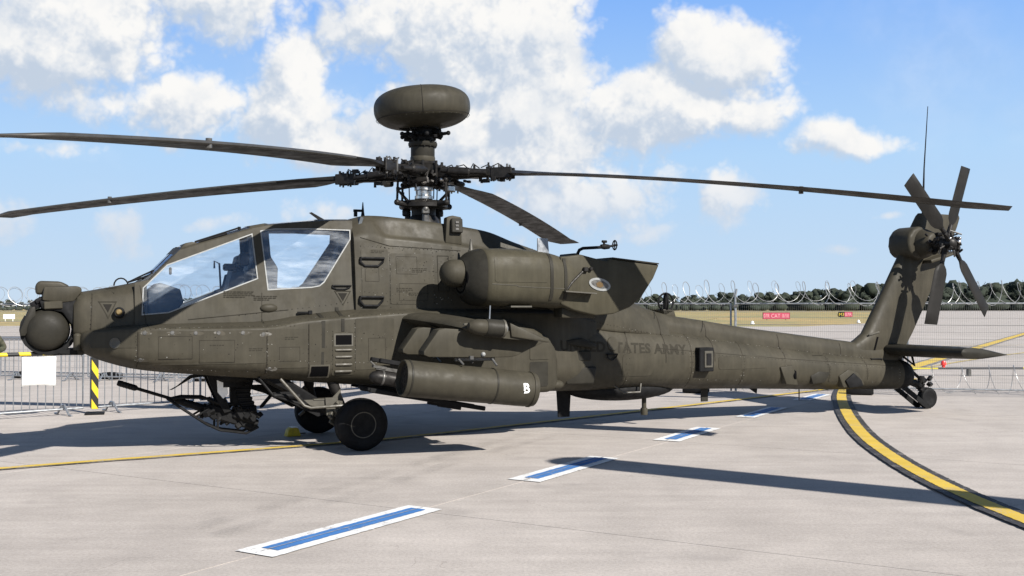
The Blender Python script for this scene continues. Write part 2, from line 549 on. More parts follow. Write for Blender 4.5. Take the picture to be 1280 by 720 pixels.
class MB:
    def __init__(self):
        self.V = []
        self.F = []

    def add(self, vs, fs):
        o = len(self.V)
        self.V += [tuple(v) for v in vs]
        self.F += [tuple(i + o for i in f) for f in fs]
        return self

    def join(self, other):
        return self.add(other.V, other.F)

    def box(self, c, s, rot=None, bev=0.0, seg=1):
        bm = bmesh.new()
        bmesh.ops.create_cube(bm, size=1.0)
        for v in bm.verts:
            v.co = Vector((v.co.x * s[0], v.co.y * s[1], v.co.z * s[2]))
        if bev:
            bmesh.ops.bevel(bm, geom=bm.edges[:], offset=bev, segments=seg, affect='EDGES', profile=0.5)
        M = Matrix.Identity(3)
        if rot is not None:
            M = rot if isinstance(rot, Matrix) else (Matrix.Rotation(rot[2], 3, 'Z') @ Matrix.Rotation(rot[1], 3, 'Y') @ Matrix.Rotation(rot[0], 3, 'X'))
        c = Vector(c)
        bm.verts.index_update()
        self.add([M @ v.co + c for v in bm.verts], [[v.index for v in f.verts] for f in bm.faces])
        bm.free()
        return self

    def tube(self, pts, r, seg=8, caps=True):
        pts = [Vector(p) for p in pts]
        n = len(pts)
        rs = r if isinstance(r, (list, tuple)) else [r] * n
        up = None
        V = []
        for i, p in enumerate(pts):
            d = (pts[min(i + 1, n - 1)] - pts[max(i - 1, 0)])
            if d.length < 1e-9:
                d = Vector((0, 0, 1))
            d.normalize()
            if up is None:
                up = frame(d)[1]
            u = (up - d * up.dot(d))
            u = u.normalized() if u.length > 1e-6 else frame(d)[1]
            up = u
            w = d.cross(u)
            for k in range(seg):
                a = 2 * math.pi * k / seg
                V.append(p + (u * math.cos(a) + w * math.sin(a)) * rs[i])
        F = []
        for i in range(n - 1):
            for k in range(seg):
                F.append((i * seg + k, i * seg + (k + 1) % seg, (i + 1) * seg + (k + 1) % seg, (i + 1) * seg + k))
        if caps:
            F.append(tuple(range(seg))[::-1])
            F.append(tuple((n - 1) * seg + k for k in range(seg)))
        return self.add(V, F)

    def cyl(self, a, b, r, seg=16):
        return self.tube([a, b], r, seg)

    def lathe(self, prof, origin=(0, 0, 0), axis=(0, 0, 1), seg=32, a0=0.0, a1=2 * math.pi):
        ax, u, w = frame(axis)
        o = Vector(origin)
        full = abs(a1 - a0) > 6.28
        n = seg if full else seg + 1
        V = []
        for r, h in prof:
            for k in range(n):
                a = a0 + (a1 - a0) * k / seg
                V.append(o + ax * h + (u * math.cos(a) + w * math.sin(a)) * r)
        F = []
        for i in range(len(prof) - 1):
            for k in range(seg if full else n - 1):
                k2 = (k + 1) % n
                F.append((i * n + k, i * n + k2, (i + 1) * n + k2, (i + 1) * n + k))
        if full:
            if prof[0][0] > 1e-5:
                F.append(tuple(range(n))[::-1])
            if prof[-1][0] > 1e-5:
                F.append(tuple((len(prof) - 1) * n + k for k in range(n)))
        return self.add(V, F)

    def loft(self, rings, caps=True):
        n = len(rings[0])
        V = [p for r in rings for p in r]
        F = []
        for i in range(len(rings) - 1):
            for k in range(n):
                F.append((i * n + k, (i + 1) * n + k, (i + 1) * n + (k + 1) % n, i * n + (k + 1) % n))
        if caps:
            F.append(tuple(range(n)))
            F.append(tuple((len(rings) - 1) * n + k for k in range(n))[::-1])
        return self.add(V, F)

    def prism(self, poly, fn, t0, t1, bev=0.0, seg=2):
        """poly: 2D outline; fn(a, b, t) -> 3D point"""
        n = len(poly)
        bm = bmesh.new()
        A = [bm.verts.new(fn(a, b, t0)) for a, b in poly]
        B = [bm.verts.new(fn(a, b, t1)) for a, b in poly]
        bm.faces.new(A[::-1])
        bm.faces.new(B)
        for k in range(n):
            bm.faces.new((A[k], A[(k + 1) % n], B[(k + 1) % n], B[k]))
        bmesh.ops.recalc_face_normals(bm, faces=bm.faces[:])
        if bev:
            bmesh.ops.bevel(bm, geom=bm.edges[:], offset=bev, segments=seg, affect='EDGES', profile=0.5, clamp_overlap=True)
        bm.verts.index_update()
        self.add([v.co.copy() for v in bm.verts], [[v.index for v in f.verts] for f in bm.faces])
        bm.free()
        return self

    def ball(self, c, r, seg=24, rings=14, fn=None):
        rx, ry, rz = r if isinstance(r, (list, tuple)) else (r, r, r)
        c = Vector(c)
        V = []
        for i in range(rings + 1):
            ph = math.pi * i / rings
            for k in range(seg):
                a = 2 * math.pi * k / seg
                V.append(c + Vector((rx * math.sin(ph) * math.cos(a), ry * math.sin(ph) * math.sin(a), rz * math.cos(ph))))
        F = []
        for i in range(rings):
            for k in range(seg):
                F.append((i * seg + k, (i + 1) * seg + k, (i + 1) * seg + (k + 1) % seg, i * seg + (k + 1) % seg))
        return self.add(V, F)

    def mirrored(self):
        o = MB()
        o.V = [(x, -y, z) for x, y, z in self.V]
        o.F = [f[::-1] for f in self.F]
        return o

    def moved(self, M):
        o = MB()
        o.V = [tuple(M @ Vector(v)) for v in self.V]
        o.F = list(self.F)
        return o

    def mesh(self, name, mat, smooth=35, weld=True):
        me = bpy.data.meshes.new(name)
        me.from_pydata(self.V, [], self.F)
        bm = bmesh.new()
        bm.from_mesh(me)
        if weld:
            bmesh.ops.remove_doubles(bm, verts=bm.verts[:], dist=1e-5)
        bmesh.ops.recalc_face_normals(bm, faces=bm.faces[:])
        bm.to_mesh(me)
        bm.free()
        me.materials.append(MATS[mat])
        if smooth:
            me.polygons.foreach_set('use_smooth', [True] * len(me.polygons))
            me.set_sharp_from_angle(angle=R(smooth))
        me.update()
        return me

    def build(self, name, mat, parent=None, smooth=35, weld=True):
        o = bpy.data.objects.new(name, self.mesh(name, mat, smooth, weld))
        col.objects.link(o)
        o.parent = parent
        return o


def link_copy(src, parent, M=None, name=None):
    o = src.copy()
    col.objects.link(o)
    o.parent = parent
    if M is not None:
        o.matrix_local = M
    return o


def copy_tree(o, parent=None):
    c = o.copy()
    col.objects.link(c)
    c.parent = parent
    for ch in list(o.children):
        copy_tree(ch, c)
    return c


def pchip(xs, ys, x):
    n = len(xs)
    if x <= xs[0]:
        return ys[0]
    if x >= xs[-1]:
        return ys[-1]
    h = [xs[i + 1] - xs[i] for i in range(n - 1)]
    d = [(ys[i + 1] - ys[i]) / h[i] for i in range(n - 1)]

    def slope(i):
        if i == 0:
            return d[0]
        if i == n - 1:
            return d[-1]
        if d[i - 1] * d[i] <= 0:
            return 0.0
        w1, w2 = 2 * h[i] + h[i - 1], h[i] + 2 * h[i - 1]
        return (w1 + w2) / (w1 / d[i - 1] + w2 / d[i])
    i = max(k for k in range(n - 1) if xs[k] <= x)
    t = (x - xs[i]) / h[i]
    m0, m1 = slope(i) * h[i], slope(i + 1) * h[i]
    return (2 * t**3 - 3 * t**2 + 1) * ys[i] + (t**3 - 2 * t**2 + t) * m0 + (-2 * t**3 + 3 * t**2) * ys[i + 1] + (t**3 - t**2) * m1


def round_half(ctrl, radii, n=5):
    """round the corners of an open (y, z) polyline"""
    out = [ctrl[0]]
    for i in range(1, len(ctrl) - 1):
        p, a, b = Vector(ctrl[i]), Vector(ctrl[i - 1]), Vector(ctrl[i + 1])
        r = min(radii[i], 0.48 * (a - p).length, 0.48 * (b - p).length)
        s = p + (a - p).normalized() * r if (a - p).length > 1e-9 else p
        e = p + (b - p).normalized() * r if (b - p).length > 1e-9 else p
        for k in range(n):
            t = k / (n - 1)
            out.append(tuple((1 - t)**2 * s + 2 * t * (1 - t) * p + t * t * e))
    out.append(ctrl[-1])
    return out


def body_loft(stations, radii, step=0.08):
    """stations: [(x, [(y, z) ...])] from top centre line to bottom centre line, symmetrical"""
    st = sorted(stations, key=lambda s: s[0])
    xs = [s[0] for s in st]
    nc = len(st[0][1])
    gx = set(xs)
    for a, b in zip(xs, xs[1:]):
        k = max(1, int(round((b - a) / step)))
        for i in range(k):
            gx.add(a + (b - a) * i / k)
    rings = []
    for x in sorted(gx):
        ctrl = [(pchip(xs, [s[1][i][0] for s in st], x), pchip(xs, [s[1][i][1] for s in st], x)) for i in range(nc)]
        half = round_half(ctrl, radii)
        ring = [(x, y, z) for y, z in half] + [(x, -y, z) for y, z in half[-2:0:-1]]
        rings.append(ring)
    return MB().loft(rings)


def section_loft(secs, n=40, step=0.06):
    """secs: [(x, yc, zc, hy, hz, power)] superellipse sections along X"""
    st = sorted(secs)
    xs = [s[0] for s in st]
    gx = set(xs)
    for a, b in zip(xs, xs[1:]):
        k = max(1, int(round((b - a) / step)))
        for i in range(k):
            gx.add(a + (b - a) * i / k)
    rings = []
    for x in sorted(gx):
        yc, zc, hy, hz, pw = [pchip(xs, [s[j] for s in st], x) for j in range(1, 6)]
        ring = []
        for k in range(n):
            a = 2 * math.pi * k / n
            c, s = math.cos(a), math.sin(a)
            ring.append((x, yc + hy * math.copysign(abs(c)**(2 / pw), c), zc + hz * math.copysign(abs(s)**(2 / pw), s)))
        rings.append(ring)
    return MB().loft(rings)


SKIN = []          # shells that plates, letters and rivets are laid on


def add_skin(mb):
    SKIN.append(BVHTree.FromPolygons([Vector(v) for v in mb.V], [list(f) for f in mb.F]))


def skin_hit(x, z, side=1):
    """outermost point of the shells seen from the side"""
    best = None
    for b in SKIN:
        loc, nrm, i, d = b.ray_cast(Vector((x, 4.0 * side, z)), Vector((0, -side, 0)))
        if loc is not None and (best is None or loc.y * side > best[0].y * side):
            n = nrm if nrm.y * side > 0 else -nrm
            best = (loc, n)
    return best


def flat_to_skin(bm, h, side=1, thick=True):
    """bm lies flat in XZ (y = 0): drape it over the shells, h above them"""
    pts = {}
    for v in bm.verts:
        hit = skin_hit(v.co.x, v.co.z, side)
        pts[v] = (hit[0] + hit[1] * h) if hit else Vector((v.co.x, 0.5 * side, v.co.z))
    for v in bm.verts:
        v.co = pts[v]
    return bm


def grid_cut(bm, step):
    xs = [v.co.x for v in bm.verts]
    zs = [v.co.z for v in bm.verts]
    for lo, hi, nrm in ((min(xs), max(xs), (1, 0, 0)), (min(zs), max(zs), (0, 0, 1))):
        k = int((hi - lo) / step)
        for i in range(1, k + 1):
            c = lo + (hi - lo) * i / (k + 1)
            bmesh.ops.bisect_plane(bm, geom=bm.verts[:] + bm.edges[:] + bm.faces[:], plane_co=Vector(nrm) * c, plane_no=nrm)


def bm_to_obj(bm, name, mat, parent, smooth=35):
    me = bpy.data.meshes.new(name)
    bmesh.ops.recalc_face_normals(bm, faces=bm.faces[:])
    bm.to_mesh(me)
    bm.free()
    me.materials.append(MATS[mat])
    if smooth:
        me.polygons.foreach_set('use_smooth', [True] * len(me.polygons))
        me.set_sharp_from_angle(angle=R(smooth))
    o = bpy.data.objects.new(name, me)
    col.objects.link(o)
    o.parent = parent
    return o


def plate(poly, name, mat, parent, h=0.005, side=1, step=0.09):
    """a thin plate of outline poly [(x, z)] lying on the skin"""
    bm = bmesh.new()
    bm.faces.new([bm.verts.new((x, 0, z)) for x, z in poly])
    grid_cut(bm, step)
    flat_to_skin(bm, h, side)
    ext = bmesh.ops.extrude_face_region(bm, geom=bm.faces[:])
    for g in ext['geom']:
        if isinstance(g, bmesh.types.BMVert):
            g.co.y -= side * (h + 0.004)
    return bm_to_obj(bm, name, mat, parent)


def rounded_rect(x0, z0, x1, z1, r=0.03, n=4):
    x0, x1 = min(x0, x1), max(x0, x1)
    z0, z1 = min(z0, z1), max(z0, z1)
    out = []
    for cx, cz, a in ((x1 - r, z1 - r, 0), (x0 + r, z1 - r, 90), (x0 + r, z0 + r, 180), (x1 - r, z0 + r, 270)):
        for k in range(n):
            b = R(a + 90 * k / (n - 1))
            out.append((cx + r * math.cos(b), cz + r * math.sin(b)))
    return out


def text_mesh(body, size, spacing=1.0, fat=0.0):
    cu = bpy.data.curves.new("lettering", 'FONT')
    cu.body = body
    cu.size = size
    cu.offset = fat
    cu.space_character = spacing
    cu.resolution_u = 3
    cu.fill_mode = 'FRONT'
    o = bpy.data.objects.new("lettering", cu)
    col.objects.link(o)
    dg = bpy.context.evaluated_depsgraph_get()
    me = bpy.data.meshes.new_from_object(o.evaluated_get(dg))
    bpy.data.objects.remove(o)
    bpy.data.curves.remove(cu)
    return me


def skin_text(body, x, z, size, mat, parent, spacing=1.0, slope=0.0, length=None, h=0.003, bold=0.0):
    """lettering on the left side: reads nose to tail (left to right seen from the left)"""
    me = text_mesh(body, size, spacing, bold)
    bm = bmesh.new()
    bm.from_mesh(me)
    bpy.data.meshes.remove(me)
    w = max(v.co.x for v in bm.verts)
    k = length / w if length else 1.0
    for v in bm.verts:
        a, b = v.co.x * k, v.co.y
        v.co = Vector((x - a, 0, z + b - slope * a))
    grid_cut(bm, 0.12)
    flat_to_skin(bm, h)
    # every letter is a piece of its own
    left = set(bm.faces)
    while left:
        seed = left.pop()
        isl, todo = {seed}, [seed]
        while todo:
            for e_ in todo.pop().edges:
                for f_ in e_.link_faces:
                    if f_ in left:
                        left.discard(f_)
                        isl.add(f_)
                        todo.append(f_)
        b2 = bmesh.new()
        mp_ = {}
        for f_ in isl:
            b2.faces.new([mp_.setdefault(v_, None) or mp_.__setitem__(v_, b2.verts.new(v_.co)) or mp_[v_] for v_ in f_.verts])
        bm_to_obj(b2, 'letter', mat, parent, smooth=0)
    bm.free()


# ------------------------------------------------------------------ the ground
def sheet(name, poly, z, mat, kind='structure', parent=None):
    bm = bmesh.new()
    bm.faces.new([bm.verts.new((x, y, z)) for x, y in poly])
    bmesh.ops.recalc_face_normals(bm, faces=bm.faces[:])
    if bm.faces[:][0].normal.z < 0:
        bmesh.ops.reverse_faces(bm, faces=bm.faces[:])
    me = bpy.data.meshes.new(name)
    bm.to_mesh(me)
    bm.free()
    me.materials.append(MATS[mat])
    o = bpy.data.objects.new(name, me)
    col.objects.link(o)
    o.parent = parent
    if kind and parent is None:
        o['kind'] = kind
    return o


def strip(name, pts, w, z, mat, parent=None, kind='structure', ragged=0.0):
    """a painted line of width w along pts (ground coordinates)"""
    pts = [Vector((p[0], p[1])) for p in pts]
    if ragged:
        fine = []
        for p, q in zip(pts, pts[1:]):
            k = max(1, int((q - p).length / .035))
            fine += [p + (q - p) * (i / k) for i in range(k)]
        pts = fine + [pts[-1]]
    n = len(pts)
    V = []
    rg = random.Random(int(w * 1000) + n)
    for i, p in enumerate(pts):
        d = (pts[min(i + 1, n - 1)] - pts[max(i - 1, 0)]).normalized()
        q = Vector((-d.y, d.x)) * (w / 2 + (rg.gauss(0, ragged) if ragged else 0))
        V += [(p.x + q.x, p.y + q.y, z), (p.x - q.x, p.y - q.y, z)]
    F = [(2 * i, 2 * i + 1, 2 * i + 3, 2 * i + 2) for i in range(n - 1)]
    o = MB().add(V, F).build(name, mat, parent, smooth=0)
    for f in o.data.polygons:
        pass
    if parent is None:
        o['kind'] = kind
    return o


def smooth_path(pts, k=10):
    P = [Vector((p[0], p[1])) for p in pts]
    out = []
    for i in range(len(P) - 1):
        a, b, c, d = P[max(i - 1, 0)], P[i], P[i + 1], P[min(i + 2, len(P) - 1)]
        for j in range(k):
            t = j / k
            out.append(0.5 * ((2 * b) + (c - a) * t + (2 * a - 5 * b + 4 * c - d) * t * t + (3 * b - a - 3 * c + d) * t**3))
    out.append(P[-1])
    return out

# ------------------------------------------------------------------ apron, field
apron = sheet('apron', [(-160, -60), (500, -60), (1000, 640), (235, 640), (45, 127), (27.2, 99.5), (-47, 103), (-160, 104)], -0.020, 'concrete')
sheet('terrain', [(-1500, -600), (1500, -600), (1500, 2500), (-1500, 2500)], -0.06, 'dry_grass')
# far taxiway strip beyond the grass
sheet('taxiway', [(-900, 430), (165, 455), (178, 490), (-900, 470)], -0.050, 'asphalt_band')

# slab joints: they run with the blue dashes and across them
jd = Vector((0.522, 0.853))
jn = Vector((0.853, -0.522))
j0 = Vector((-1.30, 8.40))
jc = Vector((-0.62, 9.05))
cd = Vector((0.863, -0.505))
# cast slabs, 5 m by 5.6 m, with a narrow filled joint between neighbours
GAP = 0.007


def cross(k, m):
    """corner where long joint k meets cross joint m"""
    p, q = j0 + jn * (k * 5.0), jc + jd * (m * 5.6)
    det = jd.x * -cd.y + cd.x * jd.y
    r_ = q - p
    s_ = (r_.x * -cd.y + cd.x * r_.y) / det
    return p + jd * s_


for k in range(-6, 6):
    for m in range(-4, 11):
        a, b, c_, d = cross(k, m), cross(k + 1, m), cross(k + 1, m + 1), cross(k, m + 1)
        ctr = (a + b + c_ + d) / 4
        q4 = []
        for p in (a, b, c_, d):
            s1 = 1 if (p - ctr).dot(jd) < 0 else -1
            s2 = 1 if (p - ctr).dot(jn) < 0 else -1
            q4.append(p + jd * (s1 * GAP) + jn * (s2 * GAP))
        V = [(p.x, p.y, 0.0) for p in q4] + [(p.x, p.y, -.019) for p in q4]
        MB().add(V, [(0, 1, 2, 3), (0, 4, 5, 1), (1, 5, 6, 2), (2, 6, 7, 3), (3, 7, 4, 0)]).build('concrete_slab', 'concrete', apron, smooth=0)
for k in range(-6, 7):
    a, b = cross(k, -4), cross(k, 11)
    strip('joint_filler', [a, b], GAP * 2.2, -0.005, 'joint_faint' if k else 'joint_sealant', parent=apron)
for m in range(-4, 12):
    strip('joint_filler', [cross(-6, m), cross(6, m)], GAP * 2.2, -0.006, 'joint_faint', parent=apron)
# asphalt service road and stripes on the apron beyond the fence
strip('service_road', [(-120, 58), (-10, 62)], 8.0, 0.004, 'asphalt_band')

# blue dashes with white borders
dashes = [(-1.845, 7.545, -0.765, 9.30), (0.12, 10.73, 1.095, 12.415), (2.035, 13.935, 2.885, 15.46), (3.74, 16.92, 4.70, 18.61), (5.50, 20.05, 6.34, 21.44)]
for k, (xa, ya_, xb, yb_) in enumerate(dashes):
    a, b = Vector((xa, ya_)), Vector((xb, yb_))
    d = (b - a).normalized()
    o = strip('parking_dash', [a, b], 0.375 if k < 3 else 0.33, 0.008, 'marking_white', ragged=.003)
    strip('blue_core', [a + d * 0.16, b - d * 0.10], 0.165, 0.012, 'marking_blue', parent=o, ragged=.0025)
    strip('joint_line', [a + d * 0.02, b - d * 0.02], 0.010, 0.016, 'joint_faint', parent=o, ragged=.002)

# yellow guide line under the helicopter with thin dark borders
gl = smooth_path([(-13, 6.3), (-5.58, 11.52), (-4.15, 12.45), (-2.46, 13.55), (-1.31, 14.45), (2.2, 17.95), (5.97, 21.84), (10, 26)])
o = strip('guide_line', gl, 0.21, 0.010, 'marking_dark_worn', ragged=.004)
strip('yellow_core', gl, 0.13, 0.014, 'marking_yellow', parent=o)
# bold curved taxi line
tl = smooth_path([(8.6, 26.5), (6.92, 22.05), (5.85, 18.54), (4.94, 14.96), (4.50, 12.60), (4.27, 10.56), (4.23, 8.71), (4.4, 6), (4.9, 2)])
o = strip('taxi_line', tl, 0.355, 0.018, 'marking_dark', ragged=.004)
strip('yellow_core', tl, 0.178, 0.022, 'marking_yellow', parent=o, ragged=.003)
# faint tyre marks
for pts_ in ([(-2.6, 8.2), (-1.7, 10.2), (-.9, 12.2), (.2, 14.6)], [(-2.25, 8.1), (-1.38, 10.1), (-.56, 12.1), (.55, 14.4)]):
    strip('tyre_mark', smooth_path(pts_), .20, .026, 'tyre_mark')
# lines on the apron beyond the fence
far_a = [(9.5, 26.6), (11.64, 30.81), (61.44, 118)]
o = strip('taxi_line', smooth_path(far_a), 0.7, 0.010, 'marking_dark_worn')
strip('yellow_core', smooth_path(far_a), 0.42, 0.014, 'marking_yellow', parent=o)
o = strip('guide_line', smooth_path([(9.6, 27.4), (20.04, 41.18), (40, 63)]), 0.16, 0.010, 'marking_yellow_worn')
o = strip('guide_line', smooth_path([(-60, 40), (0, 44), (60, 60)]), 0.14, 0.010, 'marking_yellow_worn')

# ------------------------------------------------------------------ the helicopter (X forward, Y left, Z up)
HX, HY, HYAW = -1.217, 14.463, R(25.285)
heli = empty('attack_helicopter', (HX, HY, -0.03), HYAW + math.pi)
tag(heli, 'olive drab army attack helicopter parked on the concrete with drooping rotor blades', 'helicopter')

# ---- lower hull with the bulging side bays
hull_st = [
    (4.40, [(0, 1.50), (.22, 1.50), (.34, 1.47), (.36, 1.36), (.26, 1.31), (0, 1.31)]),
    (4.33, [(0, 1.53), (.28, 1.53), (.46, 1.515), (.48, 1.32), (.34, 1.25), (0, 1.25)]),
    (4.10, [(0, 1.57), (.38, 1.57), (.60, 1.54), (.62, 1.26), (.42, 1.15), (0, 1.15)]),
    (3.75, [(0, 1.60), (.44, 1.60), (.75, 1.56), (.77, 1.18), (.54, 1.06), (0, 1.06)]),
    (3.00, [(0, 1.62), (.48, 1.62), (.85, 1.55), (.87, 1.11), (.64, .98), (0, .98)]),
    (2.30, [(0, 1.64), (.52, 1.64), (.89, 1.56), (.90, 1.06), (.68, .92), (0, .92)]),
    (1.90, [(0, 1.70), (.56, 1.70), (.89, 1.63), (.90, 1.02), (.69, .88), (0, .88)]),
    (1.10, [(0, 1.78), (.62, 1.78), (.87, 1.69), (.89, .96), (.70, .81), (0, .81)]),
    (0.45, [(0, 1.80), (.62, 1.80), (.84, 1.73), (.87, .93), (.70, .77), (0, .77)]),
    (-0.40, [(0, 1.80), (.60, 1.80), (.80, 1.73), (.85, .90), (.68, .71), (0, .71)]),
    (-1.60, [(0, 1.80), (.56, 1.80), (.74, 1.72), (.80, .88), (.62, .63), (0, .63)]),
    (-2.40, [(0, 1.74), (.40, 1.74), (.58, 1.62), (.62, .90), (.46, .60), (0, .60)]),
]
hull = body_loft(hull_st, [0, .05, .035, .10, .22, 0])
add_skin(hull)
fus = hull.build('fuselage', 'olive_paint', heli)

# ---- upper body behind the cockpit, rotor pylon fairing on top
up_st = [
    (1.16, [(0, 2.93), (.30, 2.93), (.42, 2.86), (.56, 2.70), (.655, 2.05), (.655, 1.62), (0, 1.62)]),
    (1.08, [(0, 2.97), (.30, 2.97), (.44, 2.90), (.57, 2.72), (.665, 2.05), (.665, 1.62), (0, 1.62)]),
    (0.90, [(0, 3.01), (.32, 3.01), (.46, 2.93), (.58, 2.72), (.665, 2.05), (.665, 1.62), (0, 1.62)]),
    (0.72, [(0, 3.00), (.44, 3.00), (.50, 2.74), (.58, 2.71), (.665, 2.05), (.665, 1.62), (0, 1.62)]),
    (0.20, [(0, 2.96), (.46, 2.96), (.52, 2.70), (.59, 2.67), (.665, 2.05), (.665, 1.62), (0, 1.62)]),
    (-0.30, [(0, 2.91), (.46, 2.91), (.52, 2.66), (.59, 2.62), (.66, 2.05), (.66, 1.62), (0, 1.62)]),
    (-0.75, [(0, 2.85), (.44, 2.85), (.50, 2.60), (.57, 2.56), (.65, 2.05), (.65, 1.62), (0, 1.62)]),
    (-1.20, [(0, 2.72), (.36, 2.72), (.46, 2.54), (.58, 2.49), (.64, 2.00), (.64, 1.60), (0, 1.60)]),
    (-1.80, [(0, 2.55), (.28, 2.55), (.42, 2.42), (.52, 2.34), (.62, 1.92), (.62, 1.55), (0, 1.55)]),
    (-2.60, [(0, 2.20), (.22, 2.20), (.34, 2.10), (.44, 2.00), (.56, 1.72), (.56, 1.45), (0, 1.45)]),
    (-3.40, [(0, 1.82), (.18, 1.82), (.24, 1.76), (.30, 1.70), (.40, 1.52), (.42, 1.38), (0, 1.38)]),
    (-3.80, [(0, 1.70), (.15, 1.70), (.20, 1.66), (.25, 1.60), (.33, 1.44), (.36, 1.32), (0, 1.32)]),
]
upper = body_loft(up_st, [0, .07, .05, .05, .25, .05, 0])
add_skin(upper)
upper.build('rotor_pylon_fairing', 'olive_paint', heli)

# ---- tail boom, rounded, with the drive shaft cover on top
boom = section_loft([
    (-1.55, 0, 1.22, .70, .60, 3.2), (-2.4, 0, 1.13, .63, .545, 2.9), (-3.2, 0, 1.06, .55, .490, 2.6), (-4.2, 0, .985, .47, .440, 2.4),
    (-5.2, 0, .905, .405, .390, 2.3), (-6.2, 0, .815, .35, .340, 2.2), (-7.2, 0, .735, .31, .300, 2.2), (-8.1, 0, .680, .275, .272, 2.2), (-8.62, 0, .655, .255, .262, 2.2)], n=48, step=0.15)
add_skin(boom)
boom_o = boom.build('tail_boom', 'olive_paint', heli, smooth=50)
MB().join(section_loft([(-8.60, 0, .655, .25, .26, 2.2), (-8.72, 0, .65, .245, .255, 2.2), (-8.86, 0, .64, .21, .225, 2.1), (-8.97, 0, .63, .13, .15, 2.0), (-9.0, 0, .63, .05, .06, 2.0)], n=32, step=0.05)).build('tail_cone', 'matt_black', heli, smooth=50)
cover_st = []
for x, zt, hw in ((-3.1, 1.90, .27), (-3.49, 1.80, .25), (-3.93, 1.69, .23), (-4.6, 1.60, .20), (-5.28, 1.50, .185), (-6.25, 1.385, .165), (-7.2, 1.275, .15), (-7.75, 1.21, .14), (-8.3, 1.12, .13), (-8.6, 1.02, .12)):
    zj = pchip([-8.6, -8.0, -6.0, -4.2, -2.9], [.86, .93, 1.14, 1.40, 1.50], x)
    cover_st.append((x, [(0, zt), (hw * .62, zt - .012), (hw, zt - (zt - zj) * .52), (hw * 1.06, zj - .04), (0, zj - .08)]))
cover = body_loft(cover_st, [0, .05, .05, .03, 0], step=0.2)
add_skin(cover)
cover_o = cover.build('drive_shaft_cover', 'olive_paint', heli)
for x in (-3.62, -4.55, -5.99, -7.30):
    plate([(x + .006, .98 if x > -7 else 1.0), (x - .006, .98 if x > -7 else 1.0), (x - .006, pchip([-8.6, -3.1], [1.0, 1.86], x)), (x + .006, pchip([-8.6, -3.1], [1.0, 1.86], x))], 'panel_seam', 'seam_dark', cover_o, h=.003, step=.05)

# ---- nose ahead of the windscreen
nose_st = [
    (4.46, [(0, 1.92), (.16, 1.92), (.27, 1.84), (.30, 1.66), (.28, 1.48), (0, 1.46)]),
    (4.42, [(0, 1.97), (.18, 1.97), (.31, 1.88), (.345, 1.66), (.33, 1.47), (0, 1.45)]),
    (4.28, [(0, 2.00), (.19, 2.00), (.335, 1.90), (.385, 1.66), (.38, 1.48), (0, 1.48)]),
    (3.95, [(0, 2.065), (.22, 2.06), (.36, 1.97), (.425, 1.70), (.44, 1.48), (0, 1.48)]),
    (3.66, [(0, 2.13), (.30, 2.12), (.385, 2.06), (.45, 1.72), (.475, 1.48), (0, 1.48)]),
]
nose = body_loft(nose_st, [0, .10, .10, .10, .05, 0], step=0.05)
add_skin(nose)
nose_o = nose.build('nose_fairing', 'olive_paint', heli)
plate([(4.285, 1.50), (4.275, 1.50), (4.255, 1.96), (4.265, 1.96)], 'panel_seam', 'seam_dark', nose_o, h=.003, step=.05)

# ---- canopy: side skins with openings, panes, roof frames
def side_y(x, z):
    return 0.475 + 0.062 * (3.72 - x) - 0.15 * (z - 1.65)


win_front = [(3.72, 1.71), (3.705, 2.03), (3.43, 2.31), (2.42, 2.715), (2.365, 2.155), (3.42, 1.735)]
win_rear = [(2.315, 2.755), (2.15, 2.785), (1.70, 2.80), (1.185, 2.795), (1.185, 2.675), (1.54, 2.12), (1.60, 2.07), (1.70, 2.05), (2.245, 2.015)]
skin_out = [(3.80, 1.52), (1.15, 1.66), (1.15, 2.915), (1.55, 2.90), (2.20, 2.83), (2.42, 2.785), (3.27, 2.505), (3.34, 2.43), (3.63, 2.13), (3.80, 2.09)]


def fill_outline(loops):
    bm = bmesh.new()
    edges = []
    for lp in loops:
        vs_ = [bm.verts.new((x, 0, z)) for x, z in lp]
        for i in range(len(vs_)):
            edges.append(bm.edges.new((vs_[i], vs_[(i + 1) % len(vs_)])))
    bmesh.ops.triangle_fill(bm, use_beauty=True, edges=edges, normal=(0, 1, 0))
    return bm


def inset(poly, d):
    """shrink (d > 0) a 2D polygon"""
    n = len(poly)
    P = [Vector(p) for p in poly]
    area = sum(P[i].x * P[(i + 1) % n].y - P[(i + 1) % n].x * P[i].y for i in range(n))
    s = 1 if area > 0 else -1
    out = []
    for i in range(n):
        a, b, c = P[i - 1], P[i], P[(i + 1) % n]
        e1, e2 = (b - a).normalized(), (c - b).normalized()
        n1, n2 = Vector((-e1.y, e1.x)) * s, Vector((-e2.y, e2.x)) * s
        m = (n1 + n2)
        m = m / max(m.length_squared / 2, 0.35)
        out.append(tuple(b + m * d))
    return out


def side_sheet(loops, off, thick, name, mat, parent, side, smooth=30):
    bm = fill_outline(loops)
    for v in bm.verts:
        v.co.y = (side_y(v.co.x, v.co.z) + off) * side
    if thick:
        ext = bmesh.ops.extrude_face_region(bm, geom=bm.faces[:])
        for g in ext['geom']:
            if isinstance(g, bmesh.types.BMVert):
                g.co.y -= side * thick
    return bm_to_obj(bm, name, mat, parent, smooth=smooth)


